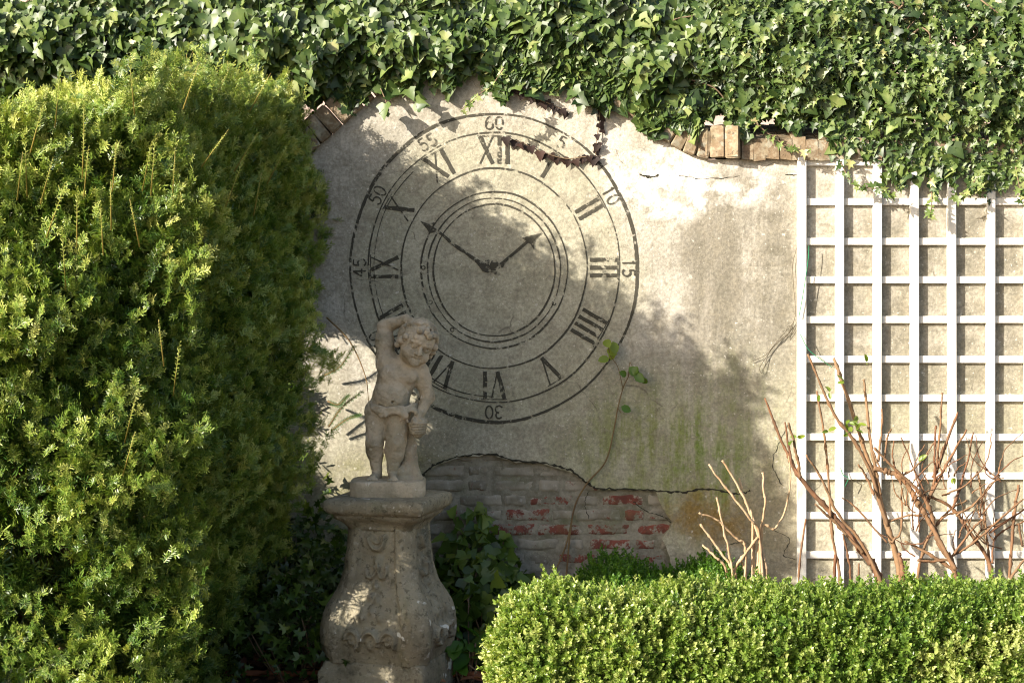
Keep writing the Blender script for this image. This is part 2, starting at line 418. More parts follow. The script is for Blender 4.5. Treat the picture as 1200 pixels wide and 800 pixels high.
# ------------------------------------------------------------------ the garden wall
wall = thing('garden_wall', (0, 0, 0), 'old plastered garden wall with an arched top and a large painted clock dial', 'wall')
arch = [(-400, 187), (318, 192), (345, 186), (372, 172), (402, 146), (432, 120), (465, 97), (500, 81), (535, 71), (570, 68), (605, 71), (640, 82),
        (680, 101), (720, 123), (750, 143), (775, 161), (800, 177), (830, 187), (1600, 187)]
arch_s = np.vstack([[arch[0]], smooth_path(arch[1:-1], 4), [arch[-1]]])
outline = [(x, y) for x, y in arch_s] + [(1600, 768), (-400, 768)]
hole0 = [(486, 735), (487, 640), (485, 574), (496, 557), (515, 543), (545, 535), (575, 533), (605, 541), (640, 544), (668, 552), (690, 567), (704, 574),
         (735, 573), (770, 576), (778, 594), (787, 612), (776, 632), (786, 655), (779, 690), (782, 735)]
hole = []
for i in range(len(hole0)):
    a, b = np.array(hole0[i], float), np.array(hole0[(i + 1) % len(hole0)], float)
    m = max(1, int(np.hypot(*(b - a)) / 7))
    for k in range(m):
        q = a + (b - a) * k / m + rng.normal(0, .9, 2); hole.append(tuple(q))
import bmesh
def sheet(loops, Y0, Y1):
    bm = bmesh.new(); rings = []
    for L in loops:
        vs = [bm.verts.new(P(x, y, 0) + np.array([0, Y0, 0])) for x, y in L]
        rings.append(vs)
        for i in range(len(vs)): bm.edges.new((vs[i], vs[(i + 1) % len(vs)]))
    bmesh.ops.triangle_fill(bm, edges=bm.edges[:], use_beauty=True, normal=(0, -1, 0))
    bm.verts.index_update()
    V = [tuple(v.co) for v in bm.verts]; F = [[v.index for v in f.verts] for f in bm.faces]
    F = [f if (np.cross(np.array(V[f[1]]) - V[f[0]], np.array(V[f[2]]) - V[f[0]])[1] < 0) else f[::-1] for f in F]
    for vs in rings:
        b0 = len(V); V += [(v.co.x, Y1, v.co.z) for v in vs]; k = len(vs)
        for i in range(k): F.append((vs[i].index, vs[(i + 1) % k].index, b0 + (i + 1) % k, b0 + i))
    bm.free(); return V, F
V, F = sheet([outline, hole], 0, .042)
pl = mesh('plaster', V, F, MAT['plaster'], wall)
V, F = sheet([outline], .046, .34); k = len(outline); F.append(tuple(range(len(V) - k, len(V))))
mesh('masonry_core', V, F, MAT['mortar'], wall)

# bare brick patch
mb = MB(); gp = 16
a0 = P(478, 740); a1 = P(800, 526)
xs = np.linspace(a0[0], a1[0], 60); zs = np.linspace(a0[2], a1[2], 40)
XX, ZZ = np.meshgrid(xs, zs); YY = .0245 + .005 * vnoise(np.stack([XX, 0 * XX, ZZ], -1), 30, 5)
V = np.stack([XX, YY, ZZ], -1).reshape(-1, 3)
F = np.array([(r * 60 + c, r * 60 + c + 1, (r + 1) * 60 + c + 1, (r + 1) * 60 + c) for r in range(39) for c in range(59)])
bw = mesh('brickwork_mortar', V, F, MAT['mortar'], wall, True)
reds = [(583, 636), (612, 604), (626, 621), (663, 587), (743, 604), (743, 620), (711, 620), (710, 636), (732, 636), (765, 637), (688, 656), (706, 587), (767, 653), (612, 620), (664, 619), (600, 604), (594, 637)]
for r in range(-3, 10):
    yc = 587 + 17.2 * r; off = (0, 27, 12, 40)[r % 4]; x = 452 + off
    while x < 800:
        L = 52 if (int(x) + r) % 3 else 25
        cx = x + L / 2; c = P(cx, yc)
        red = any(abs(cx - a) < L / 2 + 2 and abs(yc - b) < 9 for a, b in reds)
        hw, hh = L / 290 / 2, .0235
        sub = 7; us = np.linspace(-1, 1, sub * 2); vs_ = np.linspace(-1, 1, sub)
        U, W = np.meshgrid(us, vs_)
        pos = np.stack([c[0] + U * hw, 0 * U, c[2] + W * hh], -1)
        e = np.clip(np.maximum(np.abs(U) ** 10, np.abs(W) ** 6), 0, 1)
        yy = .0165 + rng.random() * .006 + .010 * e + .0045 * vnoise(pos, 40, 9) + .003 * vnoise(pos, 110, 11)
        pos[..., 1] = np.maximum(yy, .003); pos[..., 0] += .003 * vnoise(pos, 25, 2); pos[..., 2] += .003 * vnoise(pos, 25, 4)
        nn = sub * 2
        mb.add(pos.reshape(-1, 3), [(a * nn + b, a * nn + b + 1, (a + 1) * nn + b + 1, (a + 1) * nn + b) for a in range(sub - 1) for b in range(nn - 1)], (.50 + .12 * rng.random()) if red else .02 + .25 * rng.random())
        x += L + 3.5
mb.build('exposed_brickwork', MAT['brick'], wall, True)

# cracks
def ribbon(pts, wd, Y, jit=0.0):
    p = np.asarray(pts, float); n = len(p); t = nrm(np.gradient(p, axis=0)) if n > 2 else nrm(np.repeat([p[1] - p[0]], 2, 0))
    nn = np.stack([-t[:, 1], t[:, 0]], 1)
    wd = (np.full(n, wd) if np.isscalar(wd) else np.asarray(wd)) / 2
    w1 = wd * (1 + jit * rng.normal(0, 1, n)); w2 = wd * (1 + jit * rng.normal(0, 1, n))
    A = p + nn * w1[:, None]; B = p - nn * w2[:, None]
    V = [P(x, y) + np.array([0, Y, 0]) for x, y in A] + [P(x, y) + np.array([0, Y, 0]) for x, y in B]
    return V, [(i, i + 1, n + i + 1, n + i) for i in range(n - 1)]
mb = MB()
def crack(pts, wd, Y=-.0012):
    q = smooth_path(pts, 9); q = q + rng.normal(0, .55, q.shape)
    mb.add(*ribbon(q, wd * (.72 if wd < 2 else 1) * (.4 + rng.random(len(q))), Y, .3))
crack([(484, 572), (496, 556), (515, 542), (545, 534), (575, 532), (605, 540), (640, 543), (668, 551), (690, 567), (705, 573), (735, 572), (770, 575), (800, 576), (830, 573), (865, 578), (880, 574)], 2.2)
crack([(786, 612), (776, 604), (760, 600), (742, 588)], 1.2)
crack([(925, 495), (912, 520), (905, 545), (918, 570)], 1.2)
crack([(750, 205), (760, 207), (772, 206)], 2.0); crack([(795, 206), (830, 209), (865, 207)], .9); crack([(920, 205), (936, 205)], 1.6)
crack([(905, 620), (925, 632), (918, 650), (932, 655)], 1.0); crack([(690, 575), (686, 590), (690, 608)], .9)
crack([(850, 640), (870, 634), (885, 641)], 1.0)
mb.build('crack', MAT['crack'], wall)

# brick edging of the arch and coping on the right
def brick_at(mb, px, py, wd, ht, proud, depth, ang, t, bev=.006):
    c = P(px, py); V, F = box((0, 0, 0), (wd, depth, ht), bev, 0, .0015)
    ca, sa = math.cos(ang), math.sin(ang)
    V = np.stack([V[:, 0] * ca + V[:, 2] * sa, V[:, 1], -V[:, 0] * sa + V[:, 2] * ca], 1) + np.array([c[0], depth / 2 - proud, c[2]])
    mb.add(V, F, t)
mb = MB()
A = np.array([q for q in arch_s if 312 < q[0] < 836]); seg = np.r_[0, np.cumsum(np.hypot(*np.diff(A, axis=0).T))]
for s_ in np.arange(6, seg[-1] - 6, 16.6):
    x = np.interp(s_, seg, A[:, 0]); y = np.interp(s_, seg, A[:, 1]); x2 = np.interp(s_ + 4, seg, A[:, 0]); y2 = np.interp(s_ + 4, seg, A[:, 1])
    ang = math.atan2(y2 - y, x2 - x)
    off = 16
    brick_at(mb, x + math.sin(ang) * off, y - math.cos(ang) * off, .051, .115, .030 + .006 * rng.random(), .24, ang, rng.random())
mb.build('arch_brick_edging', MAT['coping'], wall)
mb = MB()
def cope(mb, x0, z0, z1, z2, wd, front, back, t):
    V = np.array([(0, -front, z0), (0, -front, z1), (0, back, z2), (0, back, z0)]); V = np.vstack([V, V + (wd, 0, 0)]) + (x0, 0, 0)
    V = V + rng.normal(0, .0022, V.shape)
    mb.add(V, [(0, 1, 2, 3)[::-1], (4, 5, 6, 7), (0, 4, 5, 1)[::-1], (1, 5, 6, 2)[::-1], (3, 7, 4, 0)[::-1]], t)
x = wx(868)
while x < 3.4:
    cope(mb, x, wz(187.5) + rng.normal(0, .002), wz(163) + rng.normal(0, .003), wz(140), .0498, .028 + .004 * rng.random(), .30, rng.random())
    x += .0515
x = wx(-400)
while x < wx(322):
    cope(mb, x, wz(187.5), wz(163), wz(140), .0465, .03, .30, rng.random()); x += .0515
mb.add(*box((wx(868) + 1.25, .14, wz(178)), (2.55, .30, .045)), .5)      # bedding mortar between
mb.build('brick_coping', MAT['coping'], wall)
mb = MB()
for k, (dx, wd, h) in enumerate([(-.058, .05, .118), (0, .058, .128), (.060, .058, .130)]):
    V, F = box((dx, .02, 0), (wd, .20, h), .006, 0, .002)
    V[:, 2] += np.where(V[:, 2] > 0, .10 * (V[:, 1] + .08), 0)
    ca, sa = math.cos(R(-14)), math.sin(R(-14)); V = np.stack([V[:, 0] * ca - V[:, 1] * sa, V[:, 0] * sa + V[:, 1] * ca, V[:, 2]], 1)
    mb.add(V + np.array([wx(845), .035, wz(167)]), F, rng.random() * .5)
mb.build('coping_end_block', MAT['coping'], wall)

# ---- the painted dial
CX, CY = 579.0, 313.5
dial = bpy.data.objects.new('painted_clock', None); COL.objects.link(dial); dial.parent = wall
dial['label'] = 'worn black clock dial with Roman numerals painted on the plaster'
PY = -.0018
def ring(a, b, wd, a0=0, a1=360, cy=CY, lumpy=.25):
    t = np.radians(np.arange(a0, a1 + .5, 1.2)); n = len(t)
    ph = rng.random(4) * 6.28
    wob = 1 + .0035 * np.sin(2 * t + ph[0]) + .003 * np.sin(5 * t + ph[1]) + .002 * np.sin(11 * t + ph[2])
    pts = np.stack([CX + a * wob * np.sin(t), cy - b * wob * np.cos(t)], 1)
    wv = wd * (1 + .3 * np.sin(3 * t + ph[3])) if lumpy else wd
    return ribbon(pts, wv, PY, .10)
for a, b, wd, cy in ((168, 180.5, 3.3, CY), (147, 158, 1.7, CY), (109, 117, 1.9, CY + 1), (85.5, 92, 1.9, CY + 3), (78, 84, 1.6, CY + 3), (71, 77.5, 1.9, CY + 3)):
    mesh('ring', *ring(a, b, wd, cy=cy), MAT['paint'], dial)
mesh('ring', *ring(141, 151.5, 1.1, 180, 318), MAT['paint'], dial)
def place(strokes, th, A_, B_, h, cw):
    """strokes in a local frame (x right, y up, centred), placed with its foot towards the middle"""
    cx = CX + A_ * math.sin(th); cy = CY - B_ * math.cos(th)
    ux, uy = math.cos(th), math.sin(th); vx, vy = math.sin(th), -math.cos(th)
    m = MB()
    for k, (pts, wd) in enumerate(strokes):
        q = np.array(pts, float); q = q if len(q) > 2 else np.linspace(q[0], q[1], 7)
        X = cx + q[:, 0] * h * ux + q[:, 1] * h * vx; Yp = cy + q[:, 0] * h * uy + q[:, 1] * h * vy
        m.add(*ribbon(np.stack([X, Yp], 1), wd, PY - .0004 * k, .10))
    return m
def roman(s):
    adv = {'I': .27, 'V': .62, 'X': .62}; tot = sum(adv[c] for c in s); x = -tot / 2; st = []
    for c in s:
        a = adv[c]; m = x + a / 2
        if c == 'I': st.append(([(m, -.47), (m, .47)], 4.6))
        if c == 'V': st += [([(m - .22, .47), (m + .02, -.47)], 4.8), ([(m + .22, .47), (m + .02, -.47)], 1.8)]
        if c == 'X': st += [([(m - .22, .47), (m + .22, -.47)], 4.8), ([(m + .22, .47), (m - .22, -.47)], 1.8)]
        x += a
    st += [([(-tot / 2, .49), (tot / 2, .49)], 1.1)]
    return st
for hnum, s_ in enumerate(['XII', 'I', 'II', 'III', 'IIII', 'V', 'VI', 'VII', 'VIII', 'IX', 'X', 'XI']):
    place(roman(s_), R(30 * hnum), 128, 137.5, 34, 1).build('numeral', MAT['paint'], dial)
def arc(cx, cy, rx, ry, a0, a1): return [(cx + rx * math.cos(R(a)), cy + ry * math.sin(R(a))) for a in np.linspace(a0, a1, 15)]
DIG = {'0': [arc(0, 0, .27, .48, 0, 360)], '1': [[(-.12, .30), (.02, .48)], [(.02, .48), (.02, -.48)]],
       '2': [arc(0, .2, .26, .28, 170, -40) + [(-.26, -.46)], [(-.27, -.46), (.28, -.46)]],
       '3': [arc(0, .23, .23, .24, 150, -80), arc(0, -.22, .27, .26, 90, -150)], '4': [[(.1, -.48), (.1, .48)], [(.1, .48), (-.28, -.15)], [(-.28, -.15), (.28, -.15)]],
       '5': [[(.24, .46), (-.16, .46)], [(-.16, .46), (-.2, .06)], arc(-.0, -.17, .26, .30, 130, -150)],
       '6': [arc(.12, -.02, .38, .50, 100, 200), arc(0, -.2, .26, .27, 0, 360)]}
for mnum, s_ in ((0, '60'), (5, '5'), (10, '10'), (15, '15'), (30, '30'), (40, '40'), (45, '45'), (50, '50'), (55, '55')):
    st = []
    for k, ch in enumerate(s_):
        dx = (k - (len(s_) - 1) / 2) * .74
        for g_ in DIG[ch]: st.append(([(x + dx, y) for x, y in g_], 1.9))
    place(st, R(6 * mnum), 157.5, 169.3, 15.5, 1).build('minute_number', MAT['paint'], dial)
def z7(*pts): return [(480 + x / 4.21, 230 + y / 4.21) for x, y in pts]
def poly(name, polys):
    m = MB()
    for k, pg in enumerate(polys):
        m.add([P(x, y) + np.array([0, PY - .0012 - .0004 * k, 0]) for x, y in pg], [tuple(range(len(pg)))])
    return m.build(name, MAT['paint'], dial)
poly('minute_hand', [z7((52, 122), (96, 136), (124, 128), (116, 150), (160, 180), (200, 212), (205, 224), (262, 256), (272, 268), (330, 305), (350, 318), (385, 326), (402, 352), (380, 372), (350, 356), (330, 330), (268, 280), (250, 272), (196, 232), (160, 196), (128, 176), (98, 182), (84, 160)),
                     z7((345, 350), (385, 368), (432, 372), (428, 386), (400, 384), (360, 370)), z7((372, 316), (396, 312), (392, 330), (372, 334))])
poly('hour_hand', [z7((655, 180), (620, 212), (612, 262), (598, 238), (585, 230), (540, 270), (500, 302), (470, 330), (462, 350), (436, 358), (430, 338), (455, 322), (490, 292), (530, 258), (574, 220), (552, 206), (600, 192)),
                   z7((404, 318), (430, 314), (440, 332), (424, 366), (402, 368), (392, 346))])
for (x, y) in ((68, 352), (103, 522), (210, 658), (712, 528)):
    c = z7((x, y))[0]
    mesh('minute_mark', *ribbon(np.array([(c[0] + 2.1 * math.cos(a), c[1] + 2.1 * math.sin(a)) for a in np.linspace(0, 6.3, 14)]), 1.2, PY), MAT['paint'], dial)

# ------------------------------------------------------------------ trellis
tr = thing('garden_trellis', P(1130, 765, -.05), 'tall white wooden garden trellis of square cells fixed to the plaster wall', 'trellis')
g_h, g_v = -.017, -.031                      # front planes: cross slats behind, uprights before
vx_ = [940, 984.5, 1028.5, 1072.5, 1116.5, 1161.5, 1206, 1251, 1296]; hy_ = [190, 236.5, 283, 328.5, 375, 421, 466.5, 512, 558, 604, 650, 696, 742]
for i, x in enumerate(hy_):
    c = P(1118, x, g_h); L = (1300 - 936) / 290
    V, F = box((c[0], g_h + .0074, c[2] + rng.normal(0, .001)), (L, .0148, .029), .002); V[:, 2] += (V[:, 0] - c[0]) * rng.normal(0, .0012)
    mesh('cross_slat', V, F, MAT['wood'], tr)
for i, x in enumerate(vx_):
    c0, c1 = P(x, 184, g_v), P(x, 760, g_v)
    V, F = box((c0[0], g_v + .0146, (c0[2] + c1[2]) / 2), (.034 if i else .036, .0292, c0[2] - c1[2]), .002); V[:, 0] += (V[:, 2] - 1) * rng.normal(0, .001)
    mesh('upright', V, F, MAT['wood'], tr)

# ------------------------------------------------------------------ pedestal
PED = P(456, 300, -.60); PED[2] = 0
ped = thing('stone_pedestal', PED, 'weathered grey stone baluster pedestal with carved bulging sides and white lichen, under the cherub', 'pedestal')
PYAW = R(-16); SP = FP / (DC - .6)                     # pixels per metre there
def pz(py): return HC - (py - 300) / SP
def sq(hw, ch, n=10):
    """outline of a square with cut corners, counter-clockwise, n points per side, starting at the front side"""
    pts = []
    for k in range(4):
        a = k * math.pi / 2
        for t in np.linspace(-1, 1, n):
            x, y = t * (hw - ch), -hw
            pts.append((x * math.cos(a) - y * math.sin(a), x * math.sin(a) + y * math.cos(a)))
    return np.array(pts)
def loft(prof, nface=10, relief=None):
    """prof rows: z, half width, corner cut"""
    rows = []
    for z, hw, ch in prof:
        o = sq(hw, ch, nface)
        if relief is not None:
            k = np.arange(len(o)) // nface; t = np.tile(np.linspace(-1, 1, nface), 4)
            d = relief(t, z, k, hw)
            a = k * math.pi / 2; o = o + np.stack([np.sin(a), -np.cos(a)], 1) * d[:, None]
        rows.append(np.column_stack([o, np.full(len(o), z)]))
    V = np.concatenate(rows); m = len(rows[0]); n = len(rows)
    F = [(i * m + k, i * m + (k + 1) % m, (i + 1) * m + (k + 1) % m, (i + 1) * m + k) for i in range(n - 1) for k in range(m)]
    F.append(tuple(range(m))[::-1]); F.append(tuple((n - 1) * m + k for k in range(m)))
    ca, sa = math.cos(PYAW), math.sin(PYAW)
    V = np.stack([V[:, 0] * ca - V[:, 1] * sa + PED[0], V[:, 0] * sa + V[:, 1] * ca + PED[1], V[:, 2]], 1)
    V = V + .0035 * vnoise(V, 22, 4)[:, None] * np.array([1, 1, .4]) + .0015 * vnoise(V, 70, 6)[:, None]
    return V, F
kk = 1 / (math.cos(PYAW) + abs(math.sin(PYAW))) / SP / 3.2 / 2     # zoomed photo pixels of full width -> half width in metres
def prof(rows): return [(pz(550 + zy / 3.2), (b - a) * kk, c) for zy, a, b, c in rows][::-1]
def dens(pr, step=.006):
    pr = np.array(pr); z = np.arange(pr[0, 0], pr[-1, 0], step)
    return [(q, np.interp(q, pr[:, 0], pr[:, 1]), np.interp(q, pr[:, 0], pr[:, 2])) for q in z]
V, F = loft(dens([(-.05, .205, .004), (pz(781), .205, .004)], .02) + [(pz(780), .2045, .005), (pz(777), .203, .006), (pz(772), .196, .012), (pz(769), .193, .015), (pz(766), .192, .018)])
mesh('plinth', V, F, MAT['stone'], ped, True)
zt, zb = pz(612), pz(767)
def relief(t, z, k, hw):
    v = (z - zb) / (zt - zb)                          # 0 at the plinth, 1 under the cap
    x = t * hw / .2
    edge = np.clip((np.abs(t) - .70) / .10, 0, 1); edge = edge * edge * (3 - 2 * edge)
    d = .012 * edge - .004
    def ridge(cx, cv, r, wd, a0=-400, a1=400, h=.011, sx=1.0):
        dx, dv = (x - cx) / sx, (v - cv) * .47 / .2
        rr = np.hypot(dx, dv); an = np.degrees(np.arctan2(dv, dx))
        return h * np.exp(-((rr - r) / wd) ** 2) * ((an > a0) & (an < a1))
    def lump(cx, cv, r, h): return h * np.exp(-(((x - cx) ** 2 + ((v - cv) * 2.35) ** 2) / r ** 2))
    d = d + (ridge(.02, .17, .19, .045, -20, 200, .017) + ridge(-.45, .18, .17, .05, -60, 220, .014) + ridge(.45, .18, .17, .05, -40, 240, .014)
         + ridge(-.45, .18, .05, .04, h=.010) + ridge(.45, .18, .05, .04, h=.010) + lump(.02, .15, .09, .012)
         + ridge(0, .93, .22, .045, -190, 10, .013) + ridge(0, .93, .11, .035, -190, 10, .010) + lump(0, .74, .09, .013)
         + ridge(-.16, .68, .12, .035, -200, 40, .010) + ridge(.16, .68, .12, .035, 140, 400, .010) + ridge(.16, .68, .12, .035, -180, 40, .010)
         + lump(0, .57, .06, .012) + lump(-.08, .5, .06, .009) + lump(.08, .47, .06, .010) + lump(0, .40, .07, .008) + lump(-.2, .36, .09, .008) + lump(.22, .36, .09, .008)) * (np.abs(t) < .74) * 2.1
    return d
body = dens(prof([(203, 190, 490, .035), (215, 186, 494, .035), (300, 180, 500, .036), (360, 172, 510, .036), (400, 163, 521, .037), (430, 150, 536, .038), (460, 131, 554, .04), (490, 112, 571, .042),
             (520, 98, 585, .044), (560, 88, 597, .046), (600, 85, 600, .047), (630, 86, 599, .047), (655, 94, 592, .046), (675, 102, 584, .044), (694, 108, 578, .042)]), .0038)
V, F = loft(body, 60, relief); mesh('baluster_body', V, F, MAT['stone'], ped, True)
cap = prof([(93, 128, 556, .02), (97, 116, 570, .014), (103, 107, 578, .010), (120, 104, 581, .008), (136, 106, 578, .010), (146, 114, 570, .012), (152, 126, 558, .014), (155, 132, 548, .014),
            (160, 133, 547, .014), (170, 138, 540, .015), (177, 150, 528, .016), (184, 164, 514, .018), (192, 172, 506, .02), (198, 178, 500, .022), (206, 182, 496, .024), (212, 184, 494, .03)])
V, F = loft(cap, 12); mesh('moulded_cap', V, F, MAT['stone'], ped, True)

# ------------------------------------------------------------------ the cherub: one sculpted body grown from a distance field
STX = 465
stp = P(STX, 300, -.60); stp[2] = pz(562)
st = thing('cherub_statue', np.array([stp[0], stp[1], pz(579)]), 'weathered stone cherub statue with one arm bent over its curly head', 'statue')
def L(zx, zy, y=0.0): return np.array([(zx - 316.7) / 1045, y, (740 - zy) / 1045])
class SDF:
    def __init__(s, lo, hi, h):
        s.lo = np.array(lo); s.h = h; s.n = np.ceil((np.array(hi) - lo) / h).astype(int)
        ax = [s.lo[i] + np.arange(s.n[i]) * h for i in range(3)]
        s.p = np.stack(np.meshgrid(*ax, indexing='ij'), -1).astype(np.float32); s.d = np.full(s.p.shape[:3], 1., np.float32)
    def win(s, c, r):
        a = np.clip(((np.array(c) - r - s.lo) / s.h).astype(int), 0, s.n); b = np.clip(((np.array(c) + r - s.lo) / s.h).astype(int) + 2, 0, s.n)
        return tuple(slice(i, j) for i, j in zip(a, b))
    def uni(s, sl, e, k):
        d = s.d[sl]; h = np.clip(.5 + .5 * (d - e) / k, 0, 1); s.d[sl] = d * (1 - h) + e * h - k * h * (1 - h)
    def sub(s, sl, e, k):
        d = s.d[sl]; h = np.clip(.5 - .5 * (d + e) / k, 0, 1); s.d[sl] = d * (1 - h) - e * h + k * h * (1 - h)
    def cap(s, a, b, ra, rb, k=.010, op='u', sq=1.0):
        a, b = np.array(a, np.float32), np.array(b, np.float32); sl = s.win((a + b) / 2, np.linalg.norm(b - a) / 2 + max(ra, rb) + 4 * k + .01)
        p = s.p[sl]; ba = b - a; t = np.clip(((p - a) @ ba) / max(ba @ ba, 1e-9), 0, 1)
        q = p - a - t[..., None] * ba; q = q * np.array([1, 1 / sq, 1], np.float32)
        e = np.linalg.norm(q, axis=-1) - (ra + (rb - ra) * t)
        (s.uni if op == 'u' else s.sub)(sl, e, k)
    def ell(s, c, r, M=None, k=.010, op='u'):
        c, r = np.array(c, np.float32), np.array(r, np.float32); sl = s.win(c, r.max() + 4 * k + .01); q = s.p[sl] - c
        if M is not None: q = q @ M.astype(np.float32)
        k0 = np.linalg.norm(q / r, axis=-1); k1 = np.linalg.norm(q / (r * r), axis=-1)
        e = k0 * (k0 - 1) / np.maximum(k1, 1e-6)
        (s.uni if op == 'u' else s.sub)(sl, e, k)
    def mesh(s):
        """surface nets"""
        d = s.d; n = np.array(d.shape) - 1
        ins = d < 0; cnt = np.zeros(n, int); acc = np.zeros((*n, 3)); num = np.zeros(n)
        cs = [(i, j, k) for i in (0, 1) for j in (0, 1) for k in (0, 1)]
        g = lambda A, c: A[c[0]:c[0] + n[0], c[1]:c[1] + n[1], c[2]:c[2] + n[2]]
        for c in cs: cnt += g(ins, c)
        for a in cs:
            for ax in range(3):
                if a[ax]: continue
                b = list(a); b[ax] = 1
                da, db = g(d, a), g(d, b); x = (da < 0) != (db < 0)
                t = np.where(x, da / np.where(x, da - db, 1), 0)
                for m in range(3): acc[..., m] += np.where(x, a[m] + (t if m == ax else 0), 0)
                num += x
        act = (cnt > 0) & (cnt < 8); ids = np.full(n, -1); ids[act] = np.arange(act.sum())
        V = (np.argwhere(act) + acc[act] / num[act][:, None]) * s.h + s.lo; F = []
        for ax in range(3):
            o1, o2 = [(1, 2), (2, 0), (0, 1)][ax]
            hi = [slice(1, n[0]), slice(1, n[1]), slice(1, n[2])]; hi[ax] = slice(0, n[ax])
            nx = list(hi); nx[ax] = slice(1, n[ax] + 1)
            a, b = ins[tuple(hi)], ins[tuple(nx)]; e = np.argwhere(a != b); fl = a[a != b]
            off = np.array([0 if i == ax else 1 for i in range(3)]); e = e + off
            def I(d1, d2):
                q = e.copy(); q[:, o1] -= d1; q[:, o2] -= d2; return ids[q[:, 0], q[:, 1], q[:, 2]]
            Q = np.stack([I(1, 1), I(0, 1), I(0, 0), I(1, 0)], 1); Q[~fl] = Q[~fl][:, ::-1]; F.append(Q)
        return V, np.concatenate(F)
def rot(rx, ry, rz):
    cx, sx, cy, sy, cz, sz = [f(R(a)) for a in (rx, ry, rz) for f in (math.cos, math.sin)]
    X = np.array([[1, 0, 0], [0, cx, -sx], [0, sx, cx]]); Y = np.array([[cy, 0, sy], [0, 1, 0], [-sy, 0, cy]]); Z = np.array([[cz, -sz, 0], [sz, cz, 0], [0, 0, 1]])
    return Y @ Z @ X
def place_st(V): return V + stp
lo, hi, hh = (-.17, -.14, -.02), (.18, .13, .64), .0027
b = SDF(lo, hi, hh)
# legs: weight on the right of the picture, the other knee relaxed
b.cap(L(238, 478, .0), L(232, 585, -.018), .045, .0345, .012); b.cap(L(232, 590, -.018), L(230, 632, .0), .033, .0325, .01)
b.cap(L(230, 622, .004), L(238, 700, .006), .0315, .0205, .01)
b.cap(L(321, 478, -.012), L(316, 590, -.026), .049, .0385, .012); b.cap(L(316, 585, -.028), L(310, 632, -.012), .036, .0365, .01)
b.cap(L(310, 622, -.012), L(302, 705, -.012), .0355, .0225, .01)
b.ell(L(228, 592, -.036), (.020, .016, .020), k=.012); b.ell(L(316, 592, -.046), (.022, .018, .022), k=.012)
for fx, fy, dx in ((238, .0, -.012), (302, -.016, .004)):     # feet with five toes
    a_ = L(fx, 722, fy); toe = a_ + np.array([dx, -.046, -.006])
    b.cap(a_ + np.array([0, .012, 0]), toe, .018, .0145, .008)
    b.ell(a_ + np.array([0, .018, -.004]), (.016, .018, .016), k=.008)
    for j in range(5):
        u = (j - 2) * (1 if dx > 0 else -1)
        q = toe + np.array([u * .0072, -.006 + .0018 * abs(u + 1), -.003]); b.cap(q, q + np.array([u * .0012, -.012 + .0012 * abs(u + 1), -.002]), .0062, .0048 + .001 * (u == -2), .0025)
# trunk: hips, round belly, chest
b.ell(L(285, 462, .006), (.082, .060, .052), k=.02); b.ell(L(297, 405, -.012), (.071, .060, .062), k=.02); b.ell(L(320, 345, -.004), (.078, .056, .060), k=.022)
b.cap(L(285, 290, .0), L(398, 312, .0), .041, .034, .022)
b.ell(L(290, 325, -.045), (.032, .020, .028), k=.014); b.ell(L(365, 335, -.045), (.032, .020, .028), k=.014)
b.ell(L(300, 418, -.050), (.045, .028, .040), k=.018)
b.cap(L(304, 430, -.078), L(304, 432, -.066), .003, .003, .003, 'sub')           # navel
b.ell(L(250, 480, .045), (.042, .038, .042), k=.018); b.ell(L(318, 482, .045), (.042, .038, .042), k=.018)
# raised arm
b.cap(L(272, 278, .0), L(268, 150, .012), .0375, .0285, .016); b.ell(L(268, 200, .004), (.033, .033, .045), k=.014)
b.cap(L(270, 140, .012), L(352, 112, -.030), .0275, .0190, .012)
w0 = L(352, 113, -.030); b.ell(L(366, 116, -.040), (.020, .014, .015), k=.008)
for j, (fx, fy, fz, l) in enumerate([(386, 112, -.050, .024), (386, 121, -.056, .027), (382, 131, -.060, .026), (376, 138, -.062, .021)]):
    a_ = L(364 + j * 1.5, 112 + j * 6, -.044 - .004 * j); e_ = L(fx, fy, fz); m_ = (a_ + e_) / 2 + np.array([.003, -.006, .005])
    b.cap(a_, m_, .0066, .006, .0025); b.cap(m_, e_ + np.array([.004, .002, -.004]), .006, .0048, .0025)
b.cap(L(360, 122, -.046), L(350, 138, -.062), .0065, .0052, .003)                  # thumb
# hanging arm
b.cap(L(408, 318, .0), L(438, 415, .006), .0335, .0250, .016); b.ell(L(417, 345, -.0), (.030, .031, .040), k=.014)
b.cap(L(438, 415, .006), L(412, 474, -.040), .0250, .0175, .012); b.ell(L(404, 486, -.048), (.016, .018, .017), k=.008)
for j in range(4):
    a_ = L(394 + j * 7, 492, -.058 + .003 * j); m_ = a_ + np.array([-.001, -.008, -.011]); e_ = m_ + np.array([-.001, .006, -.012])
    b.cap(a_, m_, .0062, .0058, .0025); b.cap(m_, e_, .0058, .0046, .0025)
b.cap(L(392, 484, -.05), L(382, 497, -.062), .0065, .005, .003)
